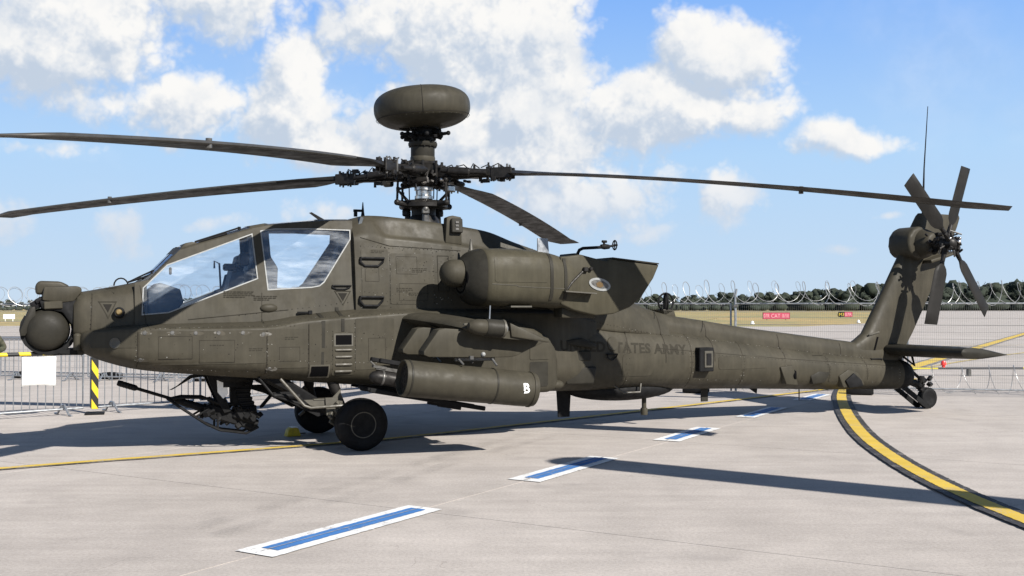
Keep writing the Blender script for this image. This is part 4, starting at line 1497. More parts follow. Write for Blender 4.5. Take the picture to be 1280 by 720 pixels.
# ---- warning sensor block on the pylon fairing
sb = MB().prism([(-.10, 2.66), (-.12, 3.00), (-.20, 3.03), (-.33, 3.01), (-.34, 2.64)], lambda a, b, t: (a, t, b), .44, .56, bev=.012).build('missile_warning_sensor', 'olive_panel', heli)
MB().box((-.25, .585, 2.89), (.16, .06, .19), rot=(R(6), 0, 0), bev=.01).build('sensor_frame', 'olive_dark', sb)
for k in range(3):
    MB().box((-.245, .615, 2.845 + .045 * k), (.05, .02, .032), bev=.004).build('sensor_lens', 'grey_metal', sb)
MB().tube([(.90, .1, 3.0), (.90, .1, 3.06), (.90, .1, 3.20)], [.03, .02, .006]).build('whip_antenna', 'matt_black', heli)
MB().box((1.00, .1, 3.05), (.04, .04, .09)).box((.97, .1, 3.085), (.11, .05, .03)).build('temperature_probe', 'matt_black', heli)

# ---- wings, pylons and stores
for sd in (1, -1):
    def wb(mb, name, mat, parent=heli, smooth=35):
        return (mb if sd > 0 else mb.mirrored()).build(name, mat, parent, smooth=smooth)
    wing = MB()
    rings = []
    for y, xl, xt, zc, th in ((.70, .62, -.70, 1.66, .15), (1.2, .58, -.68, 1.645, .135), (2.0, .50, -.62, 1.60, .115), (2.50, .42, -.56, 1.555, .10), (2.60, .34, -.52, 1.535, .07)):
        ring = []
        for k in range(24):
            a = 2 * math.pi * k / 24
            cx = (xl + xt) / 2 + (xl - xt) / 2 * math.cos(a)
            t = (xl - cx) / (xl - xt)
            hh = th * 1.9 * (math.sqrt(max(t, 0)) * (1 - t) + .06 * t) * (1 if math.sin(a) >= 0 else .8)
            ring.append((cx, y, zc - .12 * t + hh * (1 if math.sin(a) >= 0 else -1) * min(1, abs(math.sin(a)) * 3)))
        rings.append(ring)
    wing.loft(rings)
    wo = wb(wing, 'stub_wing', 'olive_paint', smooth=40)
    # wing tip light housing
    tip = MB().lathe([(.0, .42), (.04, .41), (.072, .37), (.088, .30), (.09, .20), (.088, .195), (.07, .19)], (.02, 2.60, 1.555), (1, 0, .08), 28)
    wt = wb(tip, 'wing_tip_housing', 'olive_panel', wo)
    wb(MB().lathe([(.07, .205), (.096, .20), (.099, .18), (.099, .0), (.09, -.012)], (.02, 2.60, 1.555), (1, 0, .08), 28), 'lamp_barrel', 'olive_dark', wo)
    wb(MB().lathe([(.085, .0), (.104, -.004), (.104, -.03), (.08, -.045)], (.02, 2.60, 1.555), (1, 0, .08), 28), 'lamp_ring', 'olive_worn', wo)
    wb(MB().lathe([(0, -.075), (.05, -.065), (.07, -.03)], (.02, 2.60, 1.555), (1, 0, .08), 20), 'position_lamp', 'sealant', wo)
    wb(MB().box((.30, 2.50, 1.615), (.30, .05, .02), rot=(0, R(4), 0), bev=.004), 'formation_strip', 'olive_worn', wo)
    wb(MB().prism([(-.08, 1.62), (-.50, 1.44), (-.62, 1.40), (-.58, 1.385), (-.10, 1.46)], lambda a, b, t: (a, t, b), 2.54, 2.63, bev=.012), 'tip_fairing', 'olive_panel', wo)
    wb(MB().tube([(.16, 2.58, 1.63), (.15, 2.58, 1.82)], .008, 6), 'tip_wick', 'galvanised', wo)
    for y, nm_ in ((2.33, 0), (1.62, 1)):
        py = MB().prism([(.90, 1.30), (.72, 1.545), (.64, 1.56), (.22, 1.53), (-.10, 1.46), (-.62, 1.39), (-.60, 1.375), (-.26, 1.23), (-.18, 1.215), (.10, 1.215), (.84, 1.235), (.90, 1.26)], lambda a, b, t: (a, t, b), y - .095, y + .095, bev=.03, seg=3)
        po = wb(py, 'pylon', 'olive_panel', wo)
        wb(MB().box((.24, y, 1.20), (.50, .07, .05), bev=.008).tube([(.32, y + .1, 1.24), (.32, y + .1, 1.20)], .03).tube([(.46, y + .06, 1.20), (.42, y + .11, 1.14)], .014).tube([(.04, y + .06, 1.20), (0, y + .11, 1.12)], .014), 'rack', 'grey_metal', po)
        wb(MB().ball((.17, y + .10, 1.255), .028, 12, 8), 'lock_pin', 'sealant', po)
    # rocket pod, nose up
    tilt = math.atan2(.185, 1.62)
    ax = Vector((math.cos(tilt), 0, math.sin(tilt)))
    c0 = Vector((-.52, 2.33, .815))
    L = 1.66
    pod = MB().lathe([(.0, .012), (.19, .012), (.197, 0), (.2, .02), (.205, .10), (.208, .12), (.208, L - .02), (.203, L), (.19, L), (.186, L - .05), (0, L - .05)], c0, ax, 48)
    pod_o = wb(pod, 'rocket_pod', 'olive_panel', smooth=30)
    if sd > 0:
        add_skin(pod)
    for t_ in (.055, .55, L - .06):
        wb(MB().lathe([(.2085, -.012), (.2125, -.008), (.2125, .008), (.2085, .012)], c0 + ax * t_, ax, 48), 'pod_band', 'olive_dark' if t_ > .2 else 'olive_paint', pod_o)
    a_, u_, w_ = frame(ax)
    holes = [(0, 0)] + [(.073, k * 60) for k in range(6)] + [(.143, 15 + k * 30) for k in range(12)]
    for r_, an in holes:
        p = c0 + ax * (L - .048) + (u_ * math.cos(R(an)) + w_ * math.sin(R(an))) * r_
        wb(MB().lathe([(.029, -.02), (.035, .0), (.035, .004), (.029, .004)], p, ax, 12), 'launch_tube', 'dark_metal', pod_o)
    # missile launcher rails on the inner pylon
    r0, r1 = Vector((-.13, 1.62, .56)), Vector((1.34, 1.62, .835))
    dr = (r1 - r0).normalized()
    up_ = Vector((-dr.z, 0, dr.x))
    la = MB()
    for dy, dz in ((-.17, .0), (.17, .0), (-.17, .36), (.17, .36)):
        c = (r0 + r1) / 2 + Vector((0, dy, 0)) + up_ * dz
        la.box(c, ((r1 - r0).length * (1 if dz == 0 else .92), .07, .055), rot=(0, -math.atan2(dr.z, dr.x), 0), bev=.01)
        la.box(c - dr * .28 + up_ * -.04, (.30, .06, .05), rot=(0, -math.atan2(dr.z, dr.x), 0), bev=.008)
        la.box(c + dr * (.70 if dz == 0 else .6) + up_ * .012, (.14, .04, .03), rot=(0, -math.atan2(dr.z, dr.x), 0))
    la.box((r0 + r1) / 2 + up_ * .22 - dr * .1, (.62, .20, .40), rot=(0, -math.atan2(dr.z, dr.x), 0), bev=.02)
    lo = wb(la, 'missile_launcher', 'matt_black')
    mc = Vector((1.34, 1.79, 1.0))
    mi = MB().lathe([(.0, .0), (.03, -.008), (.06, -.035), (.078, -.08), (.085, -.14), (.087, -.5), (.087, -1.45)], mc, dr, 24)
    wb(mi, 'missile', 'dark_metal', lo, smooth=45)
    wb(MB().lathe([(.0865, -.17), (.089, -.165), (.089, -.15), (.0855, -.145)], mc, dr, 24), 'missile_band', 'grey_metal', lo)
    wb(MB().box(mc - dr * .36 + up_ * .11, (.60, .05, .04), rot=(0, -math.atan2(dr.z, dr.x), 0)).tube([tuple(mc - dr * .06 + up_ * .12), tuple(mc + dr * .02 + up_ * .17)], .012).box(mc - dr * .1 + up_ * .12, (.16, .07, .03), rot=(0, -math.atan2(dr.z, dr.x), 0)), 'rail_latch', 'grey_metal', lo)
# letter on the pod
me = text_mesh('B', .155, fat=.0045)
bm = bmesh.new()
bm.from_mesh(me)
xs_ = [v.co.x for v in bm.verts]
for v in bm.verts:
    v.co = Vector((-.30 - (v.co.x - min(xs_)) * .95, 0, .80 + v.co.y))
grid_cut(bm, .06)
flat_to_skin(bm, .006)
bm_to_obj(bm, 'pod_letter', 'white_paint', bpy.data.objects['rocket_pod'], smooth=0)

# ---- main rotor
HUB_Z = 3.64
mast = MB().lathe([(.24, 2.90), (.20, 3.02), (.17, 3.06), (.17, 3.20), (.10, 3.21), (.10, 3.50)], (0, 0, 0), (0, 0, 1), 28).build('rotor_mast', 'dark_metal', heli)
MB().lathe([(.105, 3.27), (.125, 3.29), (.125, 3.33), (.108, 3.34), (.108, 3.40), (.13, 3.41), (.13, 3.45), (.10, 3.46)], (0, 0, 0), (0, 0, 1), 28).build('mast_sleeve', 'bright_metal', mast)
sw = MB().lathe([(.16, 3.16), (.30, 3.15), (.33, 3.17), (.33, 3.22), (.28, 3.26), (.16, 3.27)], (0, 0, 0), (0, 0, 1), 28)
for k in range(4):
    a = R(20 + 90 * k)
    d = Vector((math.cos(a), math.sin(a), 0))
    sw.tube([tuple(d * .28 + Vector((0, 0, 3.20))), tuple(d * .47 + Vector((0, 0, 3.21)))], [.05, .035], 10).ball(tuple(d * .47 + Vector((0, 0, 3.215))), .042, 12, 8)
sw.build('swashplate', 'dark_metal', mast)
for k in range(3):
    a = R(75 + 120 * k)
    d = Vector((math.cos(a), math.sin(a), 0))
    MB().tube([tuple(d * .24 + Vector((0, 0, 2.93))), tuple(d * .24 + Vector((0, 0, 3.17)))], [.05, .035], 10).box(tuple(d * .26 + Vector((0, 0, 3.10))), (.10, .10, .08), rot=(0, 0, a), bev=.015).ball(tuple(d * .28 + Vector((0, 0, 3.13))), .045, 12, 8).build('control_actuator', 'dark_metal' if k else 'grey_metal', mast)
for k in range(4):
    a = R(20 + 90 * k)
    d = Vector((math.cos(a), math.sin(a), 0))
    t_ = Vector((-d.y, d.x, 0))
    MB().tube([tuple(d * .47 + Vector((0, 0, 3.22))), tuple(d * .455 + Vector((0, 0, 3.52)))], .017, 8).ball(tuple(d * .455 + Vector((0, 0, 3.52))), .035, 10, 6).tube([tuple(d * .455 + Vector((0, 0, 3.36))), tuple(d * .455 + Vector((0, 0, 3.42)))], .026, 8).build('pitch_link', 'dark_metal', mast)
for k in range(2):
    a = R(-20 + 180 * k)
    d = Vector((math.cos(a), math.sin(a), 0))
    for e in (-.04, .04):
        t_ = Vector((-d.y, d.x, 0)) * e
        MB().tube([tuple(d * .14 + t_ + Vector((0, 0, 3.48))), tuple(d * .36 + t_ + Vector((0, 0, 3.42))), tuple(d * .20 + t_ + Vector((0, 0, 3.24)))], .022, 8).build('scissor_link', 'dark_metal', mast)
hub = MB()
for z0, z1, rr in ((3.52, 3.58, .30), (3.68, 3.74, .30)):
    prof = []
    for k in range(32):
        a = 2 * math.pi * k / 32
        r_ = rr * (0.80 + .30 * math.cos(4 * (a - R(45.13))))
        prof.append((r_ * math.cos(a), r_ * math.sin(a)))
    hub.prism(prof, lambda a, b, t: (a, b, t), z0, z1)
hub.lathe([(.16, 3.46), (.20, 3.50), (.17, 3.60), (.17, 3.70), (.20, 3.77), (.15, 3.82)], (0, 0, 0), (0, 0, 1), 28)
hub_o = hub.build('rotor_hub', 'dark_metal', heli)
rnd = random.Random(3)
ZT = {0: 3.05, 1: 2.905, 2: 3.10, 3: 3.24}
RR = 7.315


def blade_rings(psi, zt):
    er = Vector((math.cos(psi), math.sin(psi), 0))
    ec = Vector((-math.sin(psi), math.cos(psi), 0))
    rings, edge = [], []
    rs = [1.28, 1.36, 1.46, 1.62, 1.85] + [2.2 + .35 * i for i in range(13)] + [6.72, 6.86, 7.0, 7.15, 7.28, 7.315]
    for r in rs:
        ch = pchip([1.28, 1.46, 1.85, 6.86, 7.315], [.20, .30, .53, .53, .40], r)
        tk = pchip([1.28, 1.46, 1.85, 6.86, 7.315], [.085, .075, .050, .046, .018], r)
        sweep = 0.0 if r < 6.86 else -(r - 6.86) * .38
        z = HUB_Z - (HUB_Z - zt) * (r / RR)**1.6
        pit = R(7.5 - 9.0 * r / RR)
        cd_ = ec * math.cos(pit) + Vector((0, 0, 1)) * math.sin(pit)
        nd = -ec * math.sin(pit) + Vector((0, 0, 1)) * math.cos(pit)
        c0 = er * r + Vector((0, 0, z)) + ec * sweep
        ring = []
        prof = [(.25, 0), (.235, .30), (.19, .42), (.10, .5), (-.10, .46), (-.40, .26), (-.66, .08), (-.75, .03)]
        for c, t in prof:
            ring.append(tuple(c0 + cd_ * (c * ch) + nd * (t * tk)))
        for c, t in prof[::-1][:-1]:
            ring.append(tuple(c0 + cd_ * (c * ch) - nd * (t * tk * .85)))
        rings.append(ring)
    return rings


for k in range(4):
    psi = R(45.13 + 90 * k + (0, 0, 2.6, 3.0)[k])
    er = Vector((math.cos(psi), math.sin(psi), 0))
    ec = Vector((-math.sin(psi), math.cos(psi), 0))
    ez = Vector((0, 0, 1))
    M3 = Matrix((er, ec, ez)).transposed()

    def at(r, c, z):
        return tuple(er * r + ec * c + ez * (HUB_Z + z - .045 * (r / 1.3)))
    ho = MB()
    rings = []
    for r, w_, h_ in ((.20, .15, .14), (.30, .21, .17), (.46, .22, .15), (.70, .17, .13), (.92, .13, .11), (1.04, .15, .13), (1.10, .13, .11)):
        rings.append([at(r, w_ / 2 * a, h_ / 2 * b) for a, b in ((1, .6), (.7, 1), (-.7, 1), (-1, .6), (-1, -.6), (-.7, -1), (.7, -1), (1, -.6))])
    ho.loft(rings)
    arm = ho.build('pitch_housing', 'dark_metal', hub_o)
    for s in (1, -1):
        MB().tube([at(.34, .19 * s, .02), at(.44, .185 * s, .015), at(.46, .185 * s, .015), at(.74, .165 * s, .0), at(.76, .165 * s, .0), at(.98, .14 * s, -.01)], [.03, .035, .058, .058, .034, .028], 12).build('lead_lag_damper', 'dark_metal', arm)
        MB().box(at(1.16, .065 * s, 0), (.30, .03, .15), rot=M3, bev=.01).build('blade_lug', 'dark_metal', arm)
    cl = MB()
    for j in range(26):
        r = rnd.uniform(.30, 1.30)
        s = rnd.uniform(-.12, .12)
        z = rnd.choice((.07, .09, .10, -.08, -.10)) * (1 if r < 1.05 else .8)
        if rnd.random() < .5:
            cl.cyl(at(r, s, z - .03), at(r, s, z + rnd.uniform(.02, .05)), rnd.uniform(.010, .020), 8)
        else:
            cl.box(at(r, s, z), (rnd.uniform(.03, .10), rnd.uniform(.03, .08), rnd.uniform(.03, .06)), rot=M3, bev=.005)
    for j in range(5):
        cl.tube([at(.3 + .18 * j, rnd.uniform(-.1, .1), .08), at(.38 + .18 * j, rnd.uniform(-.1, .1), .13), at(.46 + .18 * j, rnd.uniform(-.1, .1), .07)], .008, 6)
    tag(cl.build('hub_fittings', 'dark_metal', arm), kind='stuff')
    bl = MB()
    for j, (r, s) in enumerate(((1.12, .04), (1.12, -.04), (1.24, .05), (1.24, -.05), (1.0, .08))):
        bl.cyl(at(r, s, -.10), at(r, s, .12), .014, 8)
    tag(bl.build('retention_bolts', 'grey_metal', arm), kind='stuff')
    MB().tube([at(.45, .05, -.12), at(.50, .16, -.13), at(.48, .26, -.12)], [.035, .04, .03], 8).build('pitch_horn', 'dark_metal', arm)
    rings = blade_rings(psi, ZT[k])
    b_o = MB().loft(rings).build('rotor_blade', 'blade_black', heli, smooth=40)
    # leading edge erosion strip
    V, F = [], []
    sel = rings[5:]
    nn = len(sel[0])
    for rg in sel:
        c0 = sum((Vector(p) for p in rg), Vector()) / nn
        for i in (2, 1, 0, nn - 1, nn - 2):
            p = Vector(rg[i])
            V.append(tuple(p + (p - Vector(rg[7])).normalized() * .0035 + Vector((0, 0, .002 if i in (1, 2) else -.002))))
    for i in range(len(sel) - 1):
        for j in range(4):
            F.append((i * 5 + j, i * 5 + j + 1, (i + 1) * 5 + j + 1, (i + 1) * 5 + j))
    MB().add(V, F).build('erosion_strip', 'blade_edge', b_o, smooth=60)
    MB().cyl(tuple(er * 5.02 + ec * .10 + ez * (HUB_Z - (HUB_Z - ZT[k]) * (5.02 / RR)**1.6 - .045)), tuple(er * 5.02 + ec * .10 + ez * (HUB_Z - (HUB_Z - ZT[k]) * (5.02 / RR)**1.6 + .045)), .03, 10).build('tie_down_fitting', 'grey_metal', b_o)
cl = MB()
for j in range(40):
    a = rnd.uniform(0, 6.28)
    r = rnd.uniform(.10, .34)
    z = rnd.choice((3.50, 3.60, 3.64, 3.76, 3.79))
    cl.box((r * math.cos(a), r * math.sin(a), z), (rnd.uniform(.04, .12), rnd.uniform(.03, .08), rnd.uniform(.03, .08)), rot=(rnd.uniform(-.5, .5), rnd.uniform(-.5, .5), a), bev=.006)
for j in range(8):
    a = R(22 + 45 * j)
    cl.cyl((.25 * math.cos(a), .25 * math.sin(a), 3.48), (.25 * math.cos(a), .25 * math.sin(a), 3.80), .02, 8)
tag(cl.build('hub_fittings', 'dark_metal', hub_o), kind='stuff')
MB().ball((.10, .28, 3.50), .04, 12, 8).ball((-.16, .26, 3.54), .035, 12, 8).box((.34, .22, 3.62), (.05, .03, .08), bev=.01).box((.42, .40, 3.60), (.03, .03, .10), bev=.008).box((-.28, .30, 3.42), (.12, .05, .10), bev=.02).build('hub_bearings', 'bright_metal', hub_o)
for k in range(5):
    a = R(40 + 72 * k)
    MB().tube([(.20 * math.cos(a), .20 * math.sin(a), 3.28), (.21 * math.cos(a), .21 * math.sin(a), 3.62)], .008, 6).build('wiring_loom', 'galvanised' if k == 0 else 'matt_black', mast)
# de-rotation unit below the radome
dr_o = MB().lathe([(.11, 3.76), (.15, 3.80), (.165, 3.83), (.165, 4.00), (.19, 4.01), (.20, 4.03), (.20, 4.06), (.16, 4.08), (.13, 4.10)], (.015, 0, 0), (0, 0, 1), 36).build('mast_mount', 'olive_dark', heli)
for k in range(14):
    a = R(k * 360 / 14)
    MB().cyl((.015 + .18 * math.cos(a), .18 * math.sin(a), 4.0), (.015 + .18 * math.cos(a), .18 * math.sin(a), 4.085), .012, 8).build('flange_bolt', 'dark_metal', dr_o)
MB().lathe([(.168, 3.80), (.172, 3.81), (.172, 3.86), (.168, 3.87)], (.015, 0, 0), (0, 0, 1), 36).build('mount_band', 'olive_paint', dr_o)
cl = MB()
cl.lathe([(.13, 4.08), (.15, 4.10), (.15, 4.24), (.22, 4.26), (.22, 4.30)], (.02, 0, 0), (0, 0, 1), 24)
for j in range(34):
    a = rnd.uniform(0, 6.28)
    r = rnd.uniform(.12, .26)
    cl.box((.02 + r * math.cos(a), r * math.sin(a), rnd.uniform(4.12, 4.27)), (rnd.uniform(.05, .16), rnd.uniform(.03, .07), rnd.uniform(.025, .06)), rot=(rnd.uniform(-.3, .3), rnd.uniform(-.3, .3), a), bev=.006)
for a, l in ((150, .36), (20, .36), (200, .34), (-30, .28), (80, .32)):
    d = Vector((math.cos(R(a)), math.sin(R(a)), 0))
    cl.tube([tuple(d * .1 + Vector((.02, 0, 4.16))), tuple(d * l + Vector((.02, 0, 4.20 if a > 100 else 4.15)))], [.03, .022], 8).ball(tuple(d * l + Vector((.02, 0, 4.20 if a > 100 else 4.15))), .032, 10, 6)
tag(cl.build('mount_brackets', 'matt_black', dr_o), kind='stuff')
prof = []
for k in range(33):
    a = math.pi * k / 32
    s, c = math.sin(a), math.cos(a)
    prof.append((.665 * abs(s)**(2 / 2.9) if 0 < k < 32 else 0.0, .285 * math.copysign(abs(c)**(2 / 2.5), c)))
tiltM = Matrix.Translation((.025, 0, 4.545)) @ Matrix.Rotation(R(5), 4, 'Y')
rad = MB().lathe(prof[::-1], (0, 0, 0), (0, 0, 1), 56).moved(tiltM)
rad_o = rad.build('radar_dome', 'olive_paint', heli, smooth=60)
sm = []
for k in range(3, 22):
    a = math.pi * k / 32
    r_ = .665 * abs(math.sin(a))**(2 / 2.9)
    z_ = .285 * math.copysign(abs(math.cos(a))**(2 / 2.5), math.cos(a))
    sm.append((r_ + .001, z_))
for ang in (70, 250):
    MB().tube([tuple(tiltM @ Vector((r_ * math.cos(R(ang)), r_ * math.sin(R(ang)), z_))) for r_, z_ in sm], .004, 5).build('dome_seam', 'stencil_grey', rad_o)
MB().tube([tuple(tiltM @ Vector((.643 * math.cos(R(k * 6)), .643 * math.sin(R(k * 6)), -.138))) for k in range(61)], .004, 5, caps=False).build('dome_seam', 'stencil_grey', rad_o)
fz = MB()
for k in range(44):
    a = R(k * 360 / 44)
    fz.ball(tuple(tiltM @ Vector((.631 * math.cos(a), .631 * math.sin(a), -.160))), .0035, 6, 4)
tag(fz.build('dome_screws', 'olive_worn', rad_o), kind='stuff')

# ---- tail fin
fin = MB()
rings = []
NA = [(0, 0), (.012, .18), (.05, .33), (.12, .45), (.25, .5), (.45, .45), (.70, .26), (.9, .10), (1, .025)]
for z, le, te, th in ((.86, -7.30, -8.80, .26), (1.05, -7.42, -8.86, .26), (1.16, -7.56, -8.92, .27), (1.25, -7.74, -8.98, .27), (1.36, -7.91, -9.06, .27), (1.72, -8.14, -9.28, .26), (2.20, -8.45, -9.56, .25), (2.62, -8.71, -9.82, .24), (3.0, -8.93, -10.03, .22), (3.25, -9.08, -10.16, .20), (3.40, -9.17, -10.22, .16), (3.45, -9.22, -10.20, .11)):
    ring = [(le + (te - le) * c, t * th, z) for c, t in NA] + [(le + (te - le) * c, -t * th, z) for c, t in NA[::-1][:-1]]
    rings.append(ring)
fin.loft(rings)
add_skin(fin)
fin_o = fin.build('tail_fin', 'olive_paint', heli, smooth=45)
plate([(-8.05, 1.08), (-8.09, 1.08), (-8.15, 1.30), (-8.11, 1.30)], 'fin_slot', 'black', fin_o, h=.006)
MB().box((-8.05, .135, 1.36), (.24, .02, .03), rot=(0, R(12), 0), bev=.005).build('fin_step', 'olive_worn', fin_o)
gb = MB().lathe([(0, .52), (.13, .52), (.17, .50), (.20, .42), (.25, .30), (.28, .16), (.29, 0)], (-9.06, .0, 2.90), (0, 1, 0), 32)
gb_o = gb.build('tail_gearbox', 'olive_paint', fin_o, smooth=50)
MB().prism([(-8.72, 2.74), (-8.68, 2.86), (-8.70, 3.02), (-8.80, 3.14), (-8.94, 3.20), (-9.12, 3.17), (-9.2, 3.0), (-9.16, 2.72), (-9.0, 2.64), (-8.82, 2.66)], lambda a, b, t: (a, t, b), -.20, .30, bev=.06, seg=3).build('gearbox_fairing', 'olive_paint', fin_o)
MB().prism([(-9.20, 2.62), (-9.90, 2.80), (-9.92, 2.76), (-9.22, 2.56)], lambda a, b, t: (a, t, b), .05, .30, bev=.02).build('fin_ledge', 'olive_paint', fin_o)
# ---- tail rotor: two crossed pairs on the left
tr_o = MB().lathe([(.10, .45), (.10, .62), (.13, .66), (.13, .74), (.09, .78), (.09, .90), (.05, .93), (0, .94)], (-9.07, 0, 2.87), (0, 1, 0), 20).build('tail_rotor_hub', 'dark_metal', heli)
for ang, y in ((47, .86), (235, .86), (110, .74), (285, .74)):
    a = R(ang)
    er = Vector((math.cos(a), 0, math.sin(a)))
    et = Vector((-math.sin(a), 0, math.cos(a)))
    pit = R(14 if y > .8 else -8)
    cc = et * math.cos(pit) + Vector((0, 1, 0)) * math.sin(pit)
    nn_ = -et * math.sin(pit) + Vector((0, 1, 0)) * math.cos(pit)
    c0 = Vector((-9.07, y, 2.87))
    rings = []
    for r, ch, tk in ((.30, .07, .035), (.36, .10, .035), (.42, .20, .034), (.50, .255, .032), (.8, .255, .03), (1.2, .255, .028), (1.395, .255, .024), (1.40, .25, .015)):
        ring = []
        for c, t in ((.5, 0), (.42, .4), (.2, .5), (-.2, .35), (-.5, .05), (-.5, -.05), (-.2, -.35), (.2, -.5), (.42, -.4)):
            ring.append(tuple(c0 + er * (r + (.05 * c if r > 1.3 else 0)) + cc * (c * ch) + nn_ * (t * tk)))
        rings.append(ring)
    tb = MB().loft(rings).build('tail_rotor_blade', 'blade_black', tr_o, smooth=40)
    MB().tube([tuple(c0 + er * .06), tuple(c0 + er * .34)], [.05, .032], 10).build('blade_grip', 'dark_metal', tb)
    MB().tube([tuple(c0 + er * .20 + cc * .10), tuple(c0 + er * .05 + cc * .16 + Vector((0, .1, 0)))], .014, 6).build('pitch_link', 'grey_metal', tb)
cl = MB()
for j in range(46):
    cl.box((-9.07 + rnd.uniform(-.20, .20), rnd.uniform(.48, .95), 2.87 + rnd.uniform(-.15, .17)), (rnd.uniform(.02, .08), rnd.uniform(.03, .09), rnd.uniform(.02, .07)), rot=(rnd.random(), rnd.random(), rnd.random()), bev=.005)
cl.tube([(-9.30, .8, 2.98), (-8.86, .8, 2.78)], .018).tube([(-9.0, .9, 3.05), (-9.15, .9, 2.68)], .018)
tag(cl.build('tail_rotor_linkage', 'dark_metal', tr_o), kind='stuff')
MB().ball((-9.16, .93, 2.90), .035, 10, 6).ball((-8.99, .90, 2.95), .025, 10, 6).ball((-9.24, .88, 2.96), .028, 10, 6).build('tail_rotor_bearings', 'bright_metal', tr_o)
MB().tube([(-9.34, 0, 3.40), (-9.35, 0, 3.80), (-9.37, 0, 4.25), (-9.47, 0, 5.35)], [.028, .018, .012, .006], 8).build('whip_antenna', 'matt_black', heli)
# ---- stabilator
st = MB()
rings = []
for y, le, te, th in ((-1.72, -8.40, -9.34, .10), (-1.69, -8.34, -9.36, .18), (-1.2, -8.33, -9.38, .20), (0, -8.30, -9.40, .21), (1.2, -8.33, -9.38, .20), (1.69, -8.34, -9.36, .18), (1.72, -8.40, -9.34, .10)):
    rings.append([(le + (te - le) * c, y, 1.085 - .05 * c + t * th) for c, t in NA] + [(le + (te - le) * c, y, 1.085 - .05 * c - t * th) for c, t in NA[::-1][:-1]])
st.loft(rings)
st.build('stabilator', 'olive_dark', heli, smooth=45)
MB().tube([(-8.75, .10, .95), (-8.98, .12, .80), (-8.92, .10, 1.04)], .022, 8).build('stabilator_actuator', 'matt_black', heli)
# ---- tail wheel
tw = MB().tube([(-8.72, -.10, .52), (-9.05, -.05, .50), (-9.26, 0, .42)], [.07, .055, .06], 10).tube([(-8.72, .10, .52), (-9.05, .05, .50), (-9.26, 0, .42)], [.07, .055, .06], 10)
tw.tube([(-8.86, .05, .78), (-9.20, .03, .56)], [.035, .025], 8).tube([(-9.26, 0, .60), (-9.26, 0, .34)], .06, 12)
tw.prism([(-8.62, .46), (-8.70, .50), (-9.30, .12), (-9.36, .04), (-9.26, .04)], lambda a, b, t: (a, t, b), .10, .125).prism([(-8.62, .46), (-8.70, .50), (-9.30, .12), (-9.36, .04), (-9.26, .04)], lambda a, b, t: (a, t, b), -.125, -.10)
tw_o = tw.build('tail_wheel_leg', 'matt_black', heli)
cl = MB()
for j in range(14):
    cl.box((-9.30 + rnd.uniform(-.14, .12), rnd.uniform(-.10, .10), .46 + rnd.uniform(-.10, .14)), (rnd.uniform(.03, .10), rnd.uniform(.03, .08), rnd.uniform(.03, .09)), rot=(rnd.random(), rnd.random(), rnd.random()), bev=.006)
tag(cl.build('tail_wheel_lock', 'dark_metal', tw_o), kind='stuff')
TYRE = [(.52, -.42), (.60, -.47), (.80, -.50), (.93, -.42), (.982, -.30), (.987, -.285), (.965, -.28), (.965, -.25), (.99, -.245), (1.0, -.12), (.972, -.115), (.972, -.085), (1.0, -.08), (1.0, .08), (.972, .085), (.972, .115), (1.0, .12), (.99, .245), (.965, .25), (.965, .28), (.987, .285), (.982, .30), (.93, .42), (.80, .50), (.60, .47), (.52, .42)]
tw_w = MB().lathe([(r * .185, h * .15) for r, h in TYRE], (-9.40, 0, .215), (0, 1, 0), 32).build('tail_wheel', 'rubber', heli)
MB().lathe([(.0, .05), (.05, .055), (.07, .03), (.096, .045)], (-9.40, 0, .215), (0, 1, 0), 24).build('rim', 'matt_black', tw_w)

